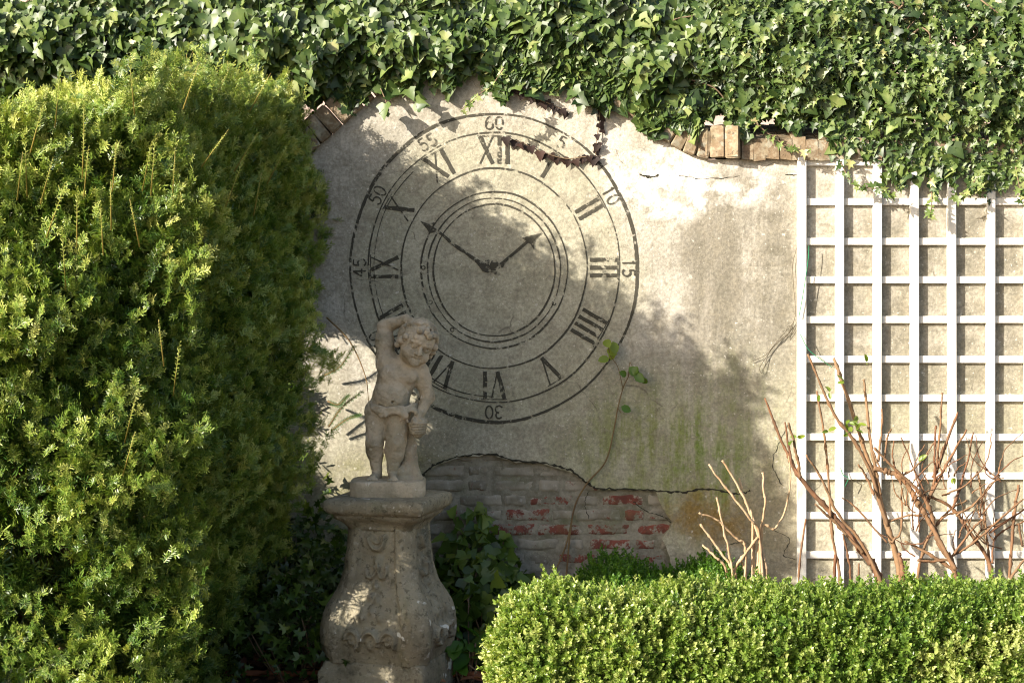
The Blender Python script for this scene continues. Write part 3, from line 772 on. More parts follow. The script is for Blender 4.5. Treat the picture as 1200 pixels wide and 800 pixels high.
# neck and head, rolled and turned down to the right
HM = rot(9, 22, 20); HCn = L(394, 210, -.026)
def H(x, y, z): return HCn + HM @ np.array([x, y, z])
b.cap(L(352, 292, -.004), H(0, .012, -.045), .036, .034, .014)
b.ell(H(0, .008, .018), (.067, .072, .066), HM, .012); b.ell(H(0, -.014, -.028), (.053, .056, .050), HM, .014)
for sx in (-1, 1):
    b.ell(H(sx * .029, -.046, -.028), (.023, .021, .022), HM, .012)
    b.ell(H(sx * .066, .004, -.008), (.010, .016, .022), HM, .005)                 # ear
    b.cap(H(sx * .012, -.066, .021), H(sx * .038, -.056, .018), .0075, .006, .008)    # brow
b.ell(H(0, -.056, .036), (.040, .016, .022), HM, .012)                                # forehead
for sx in (-1, 1):
    b.ell(H(sx * .0245, -.070, .003), (.0165, .013, .0105), HM, .005, 'sub')
    b.ell(H(sx * .0245, -.0555, .003), (.0125, .010, .0085), HM, .002)
    b.cap(H(sx * .014, -.066, .009), H(sx * .035, -.060, .008), .0028, .0026, .002)    # upper lid
b.cap(H(0, -.064, .012), H(0, -.080, -.013), .0062, .0095, .006)
for sx in (-1, 1): b.ell(H(sx * .0085, -.071, -.015), (.0065, .008, .006), HM, .004)
b.ell(H(0, -.059, -.055), (.020, .016, .014), HM, .010)                               # chin
b.cap(H(-.013, -.066, -.031), H(.013, -.066, -.031), .0052, .0052, .004); b.cap(H(-.010, -.065, -.043), H(.010, -.065, -.043), .0058, .0058, .004)
b.cap(H(-.019, -.068, -.0355), H(0, -.076, -.038), .0034, .0042, .0025, 'sub'); b.cap(H(0, -.076, -.038), H(.019, -.068, -.0355), .0042, .0034, .0025, 'sub')
b.d += (.0021 * vnoise(b.p, 55, 3) + .0013 * vnoise(b.p, 130, 8)).astype(np.float32) + np.float32(.0004)
V, F = b.mesh(); mesh('body', place_st(V), F, MAT['statue'], st, True)
# hair of rough curls
hr = SDF((-.06, -.16, .42), (.19, .10, .66), .0026)
hr.ell(H(0, .020, .032), (.067, .070, .062), HM, .01)
r2 = np.random.default_rng(5)
for j in range(95):
    ph = r2.random() * 2 * math.pi; th = math.acos(1 - r2.random() * 1.25)
    v_ = np.array([math.sin(th) * math.cos(ph), math.sin(th) * math.sin(ph), math.cos(th)])
    if v_[1] < -.45 and v_[2] < .74: continue
    if v_[1] < -.20 and v_[2] < .40: continue
    c_ = H(*(v_ * np.array([.069, .074, .070]) + np.array([0, .010, .022]))); a1 = r2.normal(0, 1, 3); a1 = nrm(a1 - v_ * (a1 @ v_)); a2 = np.cross(v_, a1); rr = .010 + .005 * r2.random()
    q = [c_ + HM @ (a1 * math.cos(t) + a2 * math.sin(t)) * rr for t in (0, 1.3, 2.6, 3.9, 5.0)]
    for m_ in range(4): hr.cap(q[m_], q[m_ + 1], .0078, .0070, .0025)
for (x, y, z) in ((-.060, -.030, .020), (.062, -.028, .020), (-.064, -.016, -.004), (.066, -.014, -.002), (-.066, .0, -.026), (.066, .0, -.024), (-.03, -.056, .066), (.0, -.062, .068), (.03, -.056, .066), (.012, -.068, .060)):
    hr.ell(H(x, y, z), (.013, .012, .013), HM, .004)
hr.d += (.0018 * vnoise(hr.p, 90, 3)).astype(np.float32)
V, F = hr.mesh(); mesh('hair', place_st(V), F, MAT['statue'], st, True)
# loincloth, twisted with two knots
lc = SDF((-.14, -.13, .17), (.12, .10, .34), .0028)
q = smooth_path([L(208, 448, .02), L(222, 452, -.035), L(255, 462, -.066), L(300, 462, -.078), L(345, 460, -.074), L(380, 455, -.05), L(398, 450, -.005), L(392, 448, .04)], 4)
for i in range(len(q) - 1):
    for dz, r_ in ((.007, .0062), (-.006, .0068), (0, .0062)): lc.cap(q[i] + [0, 0, dz + .003 * math.sin(i)], q[i + 1] + [0, 0, dz + .003 * math.sin(i + 1)], r_, r_, .004)
for c_, r_ in ((L(266, 470, -.074), .0145), (L(345, 472, -.080), .0165), (L(385, 464, -.056), .014)):
    lc.ell(c_, (r_, r_ * .7, r_ * .75), k=.006); lc.ell(c_ + np.array([.01, -.006, -.008]), (r_ * .6, r_ * .5, r_ * .8), k=.005)
for a_, e_ in ((L(345, 478, -.080), L(364, 506, -.076)), (L(350, 478, -.08), L(338, 500, -.076)), (L(226, 456, -.048), L(262, 484, -.072)), (L(262, 484, -.072), L(290, 478, -.076)), (L(300, 470, -.076), L(340, 478, -.078))):
    lc.cap(a_, e_, .008, .005, .006)
lc.d += (.0018 * vnoise(lc.p, 80, 3)).astype(np.float32)
V, F = lc.mesh(); mesh('loincloth', place_st(V), F, MAT['statue'], st, True)
# the support behind the leg and the fruit basket in the hand
sp = SDF((-.02, -.10, -.02), (.14, .12, .30), .003)
sp.cap(L(362, 735, .022), L(362, 500, .028), .036, .027, .01); sp.cap(L(340, 735, .0), L(340, 720, .0), .05, .035, .02); sp.cap(L(372, 620, .012), L(378, 560, .0), .012, .009, .006)
sp.cap(L(395, 740, .01), L(375, 690, .02), .022, .018, .012)
sp.d += (.004 * vnoise(sp.p, 40, 3) + .0016 * vnoise(sp.p, 120, 5)).astype(np.float32)
V, F = sp.mesh(); mesh('tree_stump', place_st(V), F, MAT['pink'], st, True)
bk = SDF((.02, -.13, .15), (.15, .04, .27), .0026)
bk.cap(L(401, 547, -.05), L(401, 518, -.05), .0245, .0315, .002)
for z_ in (514, 524, 534, 544, 552):
    q = [L(401, z_, -.05) + np.array([math.cos(t) * 1, math.sin(t) * 1, 0]) * (.033 - (z_ - 514) * .00018) for t in np.linspace(0, 2 * math.pi, 15)]
    for m_ in range(14): bk.cap(q[m_], q[m_ + 1], .0042, .0042, .002)
for j in range(30):
    t_ = r2.random() * 6.28; rr = .032 * math.sqrt(r2.random()); bk.ell(L(401, 508, -.05) + np.array([math.cos(t_) * rr, math.sin(t_) * rr, .012 * r2.random() - .003]), (.0075,) * 3, k=.0015)
V, F = bk.mesh(); mesh('fruit_basket', place_st(V), F, MAT['pink'], st, True)
def slab_o(zxa, zxb, z0, z1, yd=.105):
    t = np.linspace(0, 2 * math.pi, 40, endpoint=False); a = (zxb - zxa) / 2 / 1045
    cx = ((zxa + zxb) / 2 - 316.7) / 1045; sx = np.sign(np.cos(t)) * np.abs(np.cos(t)) ** .45 * a; sy = np.sign(np.sin(t)) * np.abs(np.sin(t)) ** .45 * yd
    V = []
    for z, k in ((z0, .985), (z0 + .004, 1), (z1 - .005, 1), (z1, .975), (z1 + .001, .9), (z1 + .002, .5)): V += [(cx + x * k, y * k, z) for x, y in zip(sx, sy)]
    F = [(i * 40 + k, i * 40 + (k + 1) % 40, (i + 1) * 40 + (k + 1) % 40, (i + 1) * 40 + k) for i in range(5) for k in range(40)] + [tuple(range(40))[::-1], tuple(200 + k for k in range(40))]
    V = np.array(V); V = V + .003 * vnoise(V, 35, 3)[:, None]
    return V, F
V, F = slab_o(138, 428, (740 - 800) / 1045 - .001, (740 - 738) / 1045); mesh('base_slab', place_st(V), F, MAT['statue'], st, True)

# edging strips at the foot of the pedestal
for nm, xa, xb, lab in (('edging_strip', -3.2, PED[0] - .155, 'rusty edging strip on the soil between the yew and the pedestal'), ('edging_strip', PED[0] + .215, 3.2, 'thin dark edging strip on the soil right of the pedestal, running behind the box hedge')):
    V, F = tube(np.array([(x, -.50 + .01 * math.sin(x * 5), .022 + .004 * math.sin(x * 9)) for x in np.linspace(xa, xb, 24)]), .012, 8)
    o = mesh(nm, V, F, MAT['rust'], smooth=True, loc=((xa + xb) / 2, -.5, 0)); tag(o, lab, 'edging', 'edging strips of the flower bed')

# ------------------------------------------------------------------ leaf templates
def sprig_yew(n, length, nl, side, r):
    """one yew shoot: a thin stem with two ranks of narrow needles, plus a few side shoots; axis +y"""
    V, F, T = [], [], []
    def needle(o, d, w, l, t):
        b = len(V); d = nrm(d); s = nrm(np.cross(d, [0.05, .1, 1.])) * w
        V.extend([o - s * .35, o + s * .35, o + d * l * .7 + s * .5, o + d * l, o + d * l * .7 - s * .5]); F.append((b, b + 1, b + 2)); F.append((b, b + 2, b + 4)); F.append((b + 2, b + 3, b + 4))
        T.extend([t - .12, t - .12, t, t + .08, t])
    def shoot(o, d, ln, nn, t0):
        d = nrm(d); x = nrm(np.cross(d, [0, 0, 1.])); z = np.cross(x, d)
        sb = len(V); w_ = .0011
        V.extend([o - x * w_, o + x * w_, o + d * ln]); F.append((sb, sb + 1, sb + 2)); T.extend([.5, .5, .6])
        for i in range(nn):
            f = (i + .5) / nn; sg = 1 if i % 2 else -1
            a = R(62 - 34 * f + r.normal(0, 10)); up = r.normal(.15, .38)
            needle(o + d * ln * f, d * math.cos(a) + x * sg * math.sin(a) + z * up, .0034, nl * (.75 + .5 * r.random()) * (1 - .35 * f), t0 + .25 * f)
    shoot(np.zeros(3), np.array([0, 1., .05]), length, n, 0)
    for k in range(side):
        f = .15 + .55 * r.random(); a = R(r.choice([-1, 1]) * (35 + 25 * r.random()))
        shoot(np.array([0, length * f, 0]), np.array([math.sin(a), math.cos(a), r.normal(.1, .25)]), length * (.35 + .25 * r.random()), int(n * .5), .08)
    return np.array(V), np.array(F), np.array(T)
def leaf_fold(outline_pts, fold=.18, curl=.15):
    o = np.array(outline_pts, float); mid = np.array([[0, o[:, 1].min()], [0, (o[:, 1].min() + o[:, 1].max()) / 2], [0, o[:, 1].max()]])
    P2 = np.vstack([o, [[0, .45 * o[:, 1].max()]]]); n = len(o)
    z = fold * np.abs(P2[:, 0]) - curl * np.clip(P2[:, 1], 0, None) ** 2
    return np.column_stack([P2, z]), np.array([(i, (i + 1) % n, n) for i in range(n)])
IVY = leaf_fold([(0, 0), (.22, -.12), (.44, .02), (.56, .16), (.34, .36), (.30, .52), (0, 1.0), (-.30, .52), (-.34, .36), (-.56, .16), (-.44, .02), (-.22, -.12)], .22, .22)
IVYS = leaf_fold([(0, 0), (.16, -.10), (.50, .0), (.22, .26), (.40, .55), (.14, .52), (0, 1.0), (-.14, .52), (-.40, .55), (-.22, .26), (-.50, .0), (-.16, -.10)], .25, .25)
OVAL = leaf_fold([(0, 0), (.22, .2), (.30, .5), (.2, .82), (0, 1.0), (-.2, .82), (-.30, .5), (-.22, .2)], .35, .15)
def sprig_leaf(leaf, n, length, size, r, spread=1.0):
    """a twig with opposite leaves, axis +y"""
    parts = []; LV, LF = leaf
    parts.append((np.array([(-.0012, 0, 0), (.0012, 0, 0), (0, length, 0.)]), np.array([(0, 1, 2)]), np.full(3, .1)))
    for i in range(n):
        f = (i // 2 + .6) / (n / 2); a = (i % 2) * math.pi + (i // 2) * 1.57 + r.normal(0, .35); tl = R(66 - 42 * f) * spread
        d = np.array([math.cos(a) * math.sin(tl), math.cos(tl), math.sin(a) * math.sin(tl)])
        M = frames(d[None], nrm(np.array([[0, 1., 0]]) - .2 * d + .15 * r.normal(0, 1, 3)))
        v, f_, t = scatter(LV, LF, M, np.array([[0, length * f, 0]]), np.array([size * (.75 + .5 * r.random()) * (1.05 - .4 * f)]), np.array([.22 * f + r.normal(0, .07)])); parts.append((v, f_, t))
    return merge(parts)

def scat_templates(temps, pos, axis, nor, scale, tint, r):
    which = r.integers(0, len(temps), len(pos)); out = []
    for k, (tv, tf, tt) in enumerate(temps):
        m = which == k
        if m.any(): out.append(scatter(tv, tf, frames(axis[m], nor[m]), pos[m], scale[m], tint[m], tt))
    return merge(out)

def ray_keep(pos, targets):
    """leave out foliage along chosen lines towards the sun: gaps in the bush that let light through"""
    keep = np.ones(len(pos), bool)
    for c, rad in targets:
        d = pos - np.array(c); t = d @ (-SUN); q = d - t[:, None] * (-SUN)
        keep &= ~((np.linalg.norm(q, axis=1) < rad) & (t > .03))
    return keep

# ------------------------------------------------------------------ yew
ry = np.random.default_rng(11)
path = np.array([(-.745, .0), (-.80, -.35), (-.89, -.80), (-.98, -1.25), (-1.04, -1.48), (-1.24, -1.64), (-1.55, -1.70), (-2.10, -1.74), (-2.9, -1.72), (-3.5, -1.60), (-3.75, -1.0), (-3.75, -.2)])
plen = np.r_[0, np.cumsum(np.hypot(*np.diff(path, axis=0).T))]
def yew_points(N, r, deep):
    s = r.random(N) * plen[-1]; s = np.where((s > 4.1) & (r.random(N) < .55), r.random(N) * 4.1, s); z = r.random(N) * 2.22 * np.interp(s, [0, .6, 1.0, 2.0], [1.035, 1.02, 1, .955])
    x = np.interp(s, plen, path[:, 0]); y = np.interp(s, plen, path[:, 1])
    e = .12; tx = np.interp(s + e, plen, path[:, 0]) - np.interp(s - e, plen, path[:, 0]); ty = np.interp(s + e, plen, path[:, 1]) - np.interp(s - e, plen, path[:, 1])
    nr = nrm(np.stack([-ty, tx, 0 * tx], 1))
    off = np.interp(z, [0, .35, .7, .9, 1.2, 1.6, 2.0, 2.15, 2.25], [-.24, -.19, -.10, -.02, .0, -.03, -.06, -.075, -.12])
    off = np.where(s > 1.5, np.interp(z, [0, .3, 1.0, 1.6, 2.0, 2.15, 2.25], [.0, .05, .08, .06, -.02, -.09, -.22]), off)
    p0 = np.stack([x, y, z], 1)
    lump = .085 * vnoise(p0, 3.2, 1) + .085 * vnoise(p0, 7.0, 2) + .045 * vnoise(p0, 15, 3)
    lump = lump * np.interp(z, [1.6, 2.0], [1, .6])
    p = p0 + nr * (off + lump - deep * r.random(N) ** 1.6)[:, None]
    nz = np.clip((z - 1.95) / .30, 0, 1); nr = nrm(nr + np.stack([0 * nz, 0 * nz, nz * 1.5], 1))
    return p, nr, lump
def yew_top(N, r):
    x = -3.3 + r.random(N) * 2.65; y = -1.7 + r.random(N) * 1.7
    lim = np.interp(y, path[6::-1, 1], path[6::-1, 0])
    m = x < lim - .08; x, y = x[m], y[m]
    p0 = np.stack([x, y, np.interp(x + .35 * y, [-2.2, -1.3], [2.10, 2.19]) + .05 * np.clip((y + .8) / .8, 0, 1)], 1)
    lump = .10 * vnoise(p0, 3.2, 1) + .085 * vnoise(p0, 7.0, 2) + .045 * vnoise(p0, 15, 3)
    lump = lump * .8; p0[:, 2] += lump - .14 * r.random(len(x)) ** 1.5
    return p0, np.tile([0, 0, 1.], (len(x), 1)), lump
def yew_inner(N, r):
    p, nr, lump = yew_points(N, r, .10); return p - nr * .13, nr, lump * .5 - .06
def yew_fill(N, r):
    x = -3.2 + r.random(N) * 2.6; y = -1.55 + r.random(N) * 1.5; z = .05 + r.random(N) * 2.0
    m = x < np.interp(y, path[6::-1, 1], path[6::-1, 0]) - .2; p = np.stack([x, y, z], 1)[m]
    return p, nrm(r.normal(0, 1, p.shape)), -.05 + .05 * r.random(len(p))
parts = []
temps = [sprig_yew(15, .060, .021, 3, ry) for _ in range(8)]
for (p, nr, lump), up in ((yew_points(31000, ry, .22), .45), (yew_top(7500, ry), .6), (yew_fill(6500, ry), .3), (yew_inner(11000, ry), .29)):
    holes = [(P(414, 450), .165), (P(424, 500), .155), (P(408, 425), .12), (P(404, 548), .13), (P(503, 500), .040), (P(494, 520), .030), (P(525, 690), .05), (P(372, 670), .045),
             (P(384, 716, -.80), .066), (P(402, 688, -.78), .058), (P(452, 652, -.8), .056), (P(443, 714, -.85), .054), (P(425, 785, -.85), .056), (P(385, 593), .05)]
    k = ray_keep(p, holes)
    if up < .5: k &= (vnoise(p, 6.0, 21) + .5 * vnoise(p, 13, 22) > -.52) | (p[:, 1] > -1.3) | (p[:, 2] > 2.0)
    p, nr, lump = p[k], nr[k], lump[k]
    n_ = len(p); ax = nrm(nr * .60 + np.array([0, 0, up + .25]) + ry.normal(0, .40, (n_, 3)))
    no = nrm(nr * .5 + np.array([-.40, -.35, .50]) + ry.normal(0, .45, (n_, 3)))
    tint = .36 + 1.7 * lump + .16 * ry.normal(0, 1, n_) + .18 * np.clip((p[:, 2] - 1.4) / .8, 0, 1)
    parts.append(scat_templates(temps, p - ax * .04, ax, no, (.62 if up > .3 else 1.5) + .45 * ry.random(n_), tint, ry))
cp, ca_, cs = [], [], []
for k in range(26):                              # leading tips that stand up along the top edge
    t_ = (k + ry.random()) / 26; x_ = np.interp(t_, [0, .3, .8, 1], [-.82, -.93, -1.08, -1.28]); y_ = np.interp(t_, [0, .3, .8, 1], [-.06, -.7, -1.42, -1.60])
    h_ = .07 + .13 * ry.random() ** 1.5; ln = nrm(np.array([.15 + ry.normal(0, .2), ry.normal(-.05, .2), 1.]))
    for j in range(16):
        u = ry.random(); cp.append(np.array([x_ - .03, y_, 2.10]) + ln * (h_ + .05) * u + ry.normal(0, .012, 3)); ca_.append(ln + ry.normal(0, .45, 3)); cs.append(.95 - .4 * u)
cp, ca_ = np.array(cp), nrm(np.array(ca_)); parts.append(scat_templates(temps, cp, ca_, nrm(ry.normal(0, 1, cp.shape)), np.array(cs), .45 + .15 * ry.normal(0, 1, len(cp)), ry))
V, F, T = merge(parts)
yew = thing('yew_bush', (-1.7, -.9, 0), 'big dense clipped yew bush with golden green tips in front of the wall', 'bush')
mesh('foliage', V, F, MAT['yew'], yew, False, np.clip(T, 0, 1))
mb = MB()
for k in range(46):                              # stems inside
    b0 = np.array([-1.75 + ry.normal(0, .25), -.85 + ry.normal(0, .25), -.02]); p, nr, _ = yew_points(1, ry, 0); p = p[0] - nr[0] * .10
    q = smooth_path([b0, b0 * .55 + p * .45 + np.array([0, 0, .2]) * ry.random(), p], 6)
    if not ray_keep(q, holes).all(): continue
    mb.add(*tube(q, np.linspace(.030, .004, len(q)), 6), ry.random() * .5)
mb.build('stems', MAT['yewstem'], yew, True)
parts = []; mb = MB()
long_t = sprig_yew(22, .13, .014, 0, ry)
spots = [(31, 190), (40, 140), (98, 140), (97, 170), (100, 190), (133, 185), (170, 185), (178, 190), (203, 195), (76, 300), (52, 200), (22, 195), (148, 520), (205, 425), (246, 160), (283, 165), (270, 205), (320, 180), (300, 215), (120, 260), (66, 110), (156, 95), (220, 90), (300, 95), (190, 390), (150, 480), (90, 250), (130, 230), (60, 240), (160, 250)]
pp, aa = [], []
for (px, py) in spots:                            # long golden shoots stand out of the surface
    Y = np.interp(px, [0, 165, 246, 400], [-1.72, -1.62, -1.40, -.05]) - .02
    c = P(px, py + 22, Y - .05); pp.append(c); aa.append(np.array([ry.normal(.12, .14), -.30, 1.0]) + np.array([.35, 0, 0]) * (px > 215))
for k in range(60):
    t_ = ry.random() * .72; x_ = np.interp(t_, [0, .3, .75, 1], [-.76, -.90, -1.08, -1.3]); y_ = np.interp(t_, [0, .3, .75, 1], [-.05, -.8, -1.44, -1.62])
    pp.append(np.array([x_ - .05 - .12 * ry.random(), y_, 2.14 + .05 * ry.random()])); aa.append(np.array([.1 + ry.normal(0, .25), ry.normal(0, .25), 1.0]))
pp = np.array(pp); aa = nrm(np.array(aa)); V, F, T = scatter(long_t[0], long_t[1], frames(aa, np.tile([.2, -1., .2], (len(aa), 1))), pp, .60 + .60 * ry.random(len(pp)), np.full(len(pp), .65), long_t[2])
mesh('young_shoots', V, F, MAT['yew'], yew, False, np.clip(T, 0, 1))
for c, a in zip(pp, aa): mb.add(*tube([c - a * .05, c + a * .05, c + a * .11], [.0022, .0018, .0008], 5), ry.random())
so_ = mb.build('shoot_stems', MAT['shoot'], yew, True); so_['kind'] = 'stuff'
# thin side twigs that reach past the edge towards the statue
mb = MB(); parts = []
for q in ([(383, 372), (410, 400), (428, 440), (432, 470)], [(385, 500), (400, 478), (420, 462)], [(388, 505), (405, 492), (418, 487)], [(380, 440), (398, 430), (412, 410)], [(384, 470), (396, 474), (405, 466)]):
    w_ = smooth_path([P(x, y, -.05 - .02 * i) for i, (x, y) in enumerate(q)], 5); mb.add(*tube(w_, np.linspace(.004, .0015, len(w_)), 5), .2)
    if q[0] != (383, 372):
        ax = nrm(np.gradient(w_, axis=0)); parts.append(scatter(*temps[0][:2], frames(ax, np.tile([0, -1., .3], (len(ax), 1))), w_, np.full(len(ax), .42), np.full(len(ax), .02), temps[0][2]))
mb.build('side_twigs', MAT['yewstem'], yew, True); V, F, T = merge(parts); mesh('twig_needles', V, F, MAT['yew'], yew, False, np.clip(T, 0, 1))

# ------------------------------------------------------------------ ivy on the wall top
ri = np.random.default_rng(23)
low_x = [-200, 0, 60, 130, 240, 300, 330, 360, 378, 398, 420, 440, 468, 500, 520, 560, 600, 640, 672, 700, 722, 745, 770, 800, 830, 870, 900, 930, 960, 985, 1010, 1060, 1120, 1160, 1300]
low_y = [118, 118, 118, 115, 112, 110, 112, 120, 124, 114, 104, 100, 98, 98, 96, 94, 94, 98, 106, 118, 128, 138, 146, 147, 139, 143, 146, 149, 152, 165, 196, 216, 226, 220, 215]
def ivy_points(N, r, x0, x1, dmin, dmax):
    px = x0 + r.random(N) * (x1 - x0); lo_ = np.interp(px, low_x, low_y)
    lo_ = lo_ + 9 * np.sin(px * .11) + 6 * np.sin(px * .31 + 1) + r.normal(0, 5, N)
    py = -2 + 9 * np.sin(px * .05) * np.sin(px * .017 + 1) + r.random(N) * (lo_ + 2)
    f = np.clip((lo_ - py) / np.maximum(lo_, 30), 0, 1)
    bulge = np.interp(px, [0, 330, 400, 560, 700, 800, 860, 1300], [.12, .13, .12, .09, .05, .05, .06, .08])
    base = np.stack([(px - 600) / 290, 0 * px, HC - (py - 300) / 290], 1)
    lump = .065 * vnoise(base, 4.5, 31) + .045 * vnoise(base, 11, 32)
    lump = lump * (.30 + .70 * np.clip(f * 2.5, 0, 1))
    Y = -bulge * (.15 + 1.05 * np.sin(np.clip(f * 1.1, 0, 1) * 2.8)) - lump + dmin + (dmax - dmin) * r.random(N) ** 1.3
    thin_ = (px > 870) & (py > 146) & (r.random(N) < .60)
    Y = np.minimum(Y, np.where(py > np.interp(px, arch_s[:, 0], arch_s[:, 1]) - 40, -.036, 9))
    d = DC + Y
    return np.stack([(px - 600) * d / FP, Y, HC - (py - 300) * d / FP], 1)[~thin_], f[~thin_], lump[~thin_], px[~thin_]
def ivy_mesh(N, r, x0, x1, size, leaf, dmax=.22):
    p, f, lump, px = ivy_points(N, r, x0, x1, 0, dmax); n = len(p)
    ax = nrm(np.stack([r.normal(0, .65, n), -.30 + r.normal(0, .30, n), -.85 + r.normal(0, .35, n)], 1))
    no = nrm(np.stack([r.normal(-.2, .40, n), -.85 + r.normal(0, .25, n), .50 + r.normal(0, .35, n)], 1))
    sc = size * (.45 + .95 * r.random(n) ** 1.4); t = .36 + 1.2 * lump + .19 * r.normal(0, 1, n) + .12 * (r.random(n) > .9)
    return scatter(leaf[0], leaf[1], frames(ax, no), p - ax * sc[:, None] * .5, sc, t, np.where(np.arange(len(leaf[0])) >= len(leaf[0]) - 1, .16, np.where(np.arange(len(leaf[0])) == 0, .12, -.02))), p
def ivy(name, label, sets, x0, x1):
    o = thing(name, P((x0 + x1) / 2, 90, .1), label, 'ivy')
    parts = []; mb = MB()
    for N, a, b_, size, leaf, dm in sets:
        m, p = ivy_mesh(N, ri, a, b_, size, leaf, dm); parts.append(m)
    V, F, T = merge(parts); mesh('leaves', V, F, MAT['ivy'], o, False, np.clip(T, 0, 1))
    for k in range(int((x1 - x0) / 9)):
        px = x0 + ri.random() * (x1 - x0); lo_ = np.interp(px, low_x, low_y); q = []
        x, y = px, -5 + ri.random() * lo_ * .5
        for j in range(6):
            q.append(P(x, y, .06 - .08 * ri.random())); x += ri.normal(0, 22); y = min(y + ri.random() * 24, lo_ - 4)
        mb.add(*tube(smooth_path(q, 4), .002 + .003 * ri.random(), 5), ri.random() * .5)
    mb.build('stems', MAT['bark'], o, True); return o
ivy('climbing_ivy', 'broad-leaved dark ivy hanging over the arched middle of the wall', [(6200, 325, 835, .053, IVY, .18), (3000, 325, 835, .058, IVY, .55)], 330, 830)
ivy('climbing_ivy', 'ivy along the wall top above the yew bush', [(5200, -190, 345, .042, IVY, .18), (3000, -190, 345, .056, IVY, .50)], -180, 340)
o = ivy('climbing_ivy', 'small-leaved ivy spilling over the brick coping and the top of the trellis', [(9500, 815, 1330, .037, IVYS, .14), (4200, 815, 1330, .050, IVY, .45), (900, 785, 990, .055, IVY, .40)], 830, 1320)
# loose trails that hang clear of the mass
def trail(parent, pts, n, size, leaf, r, hang=.6, nm='trailing_strand', face=None, mt='ivy'):
    q = smooth_path(pts, 8); m = MB(); m.add(*tube(q, np.linspace(.0028, .0012, len(q)), 5), .4)
    idx = np.linspace(0, len(q) - 1, n).astype(int); p = q[idx] + r.normal(0, .004, (n, 3)); k = len(p)
    ax = nrm(np.stack([r.normal(0, .7, k), -.3 + r.normal(0, .3, k), -hang + r.normal(0, .5, k)], 1)); no = nrm(np.stack([-.6 + r.normal(0, .4, k), -1 + r.normal(0, .3, k), .4 + r.normal(0, .4, k)], 1))
    if face is not None: no = nrm(np.array(face)[None] + r.normal(0, .12, (k, 3))); ax = nrm(np.array([.2, 0, -1])[None] + r.normal(0, .35, (k, 3))); ax = nrm(ax - no * (ax * no).sum(1, keepdims=True))
    V, F, T = scatter(leaf[0], leaf[1], frames(ax, no), p, size * (.7 + .6 * r.random(k)), .55 + .2 * r.normal(0, 1, k))
    s_ = m.build(nm, MAT['bark'], parent, True)
    mesh('leaves', V, F, MAT[mt], s_, False, np.clip(T, 0, 1))
ivc = [x for x in COL.objects if x.get('label', '').startswith('broad-leaved')][0]
def back(px, py, t):                               # the point that throws its shadow on photo point px,py of the wall
    return P(px, py) - SUN * (t / SUN[1])
trail(ivc, [P(590, 80, -.15), P(578, 98, -.17), P(560, 112, -.19), P(541, 128, -.18)], 16, .034, IVYS, ri)
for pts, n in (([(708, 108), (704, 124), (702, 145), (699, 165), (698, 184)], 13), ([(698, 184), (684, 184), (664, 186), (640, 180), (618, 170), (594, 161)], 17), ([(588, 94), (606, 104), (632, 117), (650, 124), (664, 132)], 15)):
    trail(ivc, [P(x, y, -.012 - .006 * (k % 2)) for k, (x, y) in enumerate(pts)], n, .034, IVY, ri, .5, 'painted_strand_shadow', (0, -1, .15), 'strand_shadow')  # dark leaves flat on the plaster, standing in for a strand's cast shadow
for pts, n in (([(446, 104), (452, 118), (455, 130)], 4), ([(480, 104), (487, 116), (488, 126)], 4), ([(672, 105), (678, 114), (680, 124)], 5)):
    trail(ivc, [P(x, y, -.05 - .015 * i) for i, (x, y) in enumerate(pts)], n, .055, IVY, ri)
for pts, n in (([(880, 140), (905, 160), (925, 172), (948, 178)], 14), ([(985, 190), (1000, 215), (1030, 222), (1045, 226)], 16), ([(1150, 200), (1135, 222), (1120, 232)], 16), ([(1090, 205), (1092, 235), (1090, 252)], 9), ([(1190, 195), (1195, 220), (1200, 240)], 12)):
    trail(o, [P(x, y, -.08 - .012 * i) for i, (x, y) in enumerate(pts)], n, .036, IVYS, ri)

# ------------------------------------------------------------------ box hedge
rb = np.random.default_rng(31)
temps = [sprig_leaf(OVAL, 14, .052, .0165, rb) for _ in range(6)]
N = 24000
sec = np.array([(-1.86, 0), (-1.90, .22), (-1.89, .40), (-1.84, .48), (-1.75, .512), (-1.60, .515), (-1.50, .49), (-1.46, .40)]); sl_ = np.r_[0, np.cumsum(np.hypot(*np.diff(sec, axis=0).T))]
X0 = -.035; X1 = 2.3
s = rb.random(N) * sl_[-1]; x = X0 + rb.random(N) * (X1 - X0)
y = np.interp(s, sl_, sec[:, 0]); z = np.interp(s, sl_, sec[:, 1])
ty = np.interp(s + .04, sl_, sec[:, 0]) - np.interp(s - .04, sl_, sec[:, 0]); tz = np.interp(s + .04, sl_, sec[:, 1]) - np.interp(s - .04, sl_, sec[:, 1])
nr = nrm(np.stack([0 * s, -tz, ty], 1))
# rounded near end
e = np.clip((.15 - (x - X0)) / .15, 0, 1); cy, cz = -1.68, .25
k = np.sqrt(np.clip(1 - e ** 2.2, 0, 1)); y = cy + (y - cy) * (.30 + .70 * k); z = z * (.90 + .10 * k); nr = nrm(nr * (1 - .9 * e[:, None]) + np.array([-1, 0, 0]) * e[:, None])
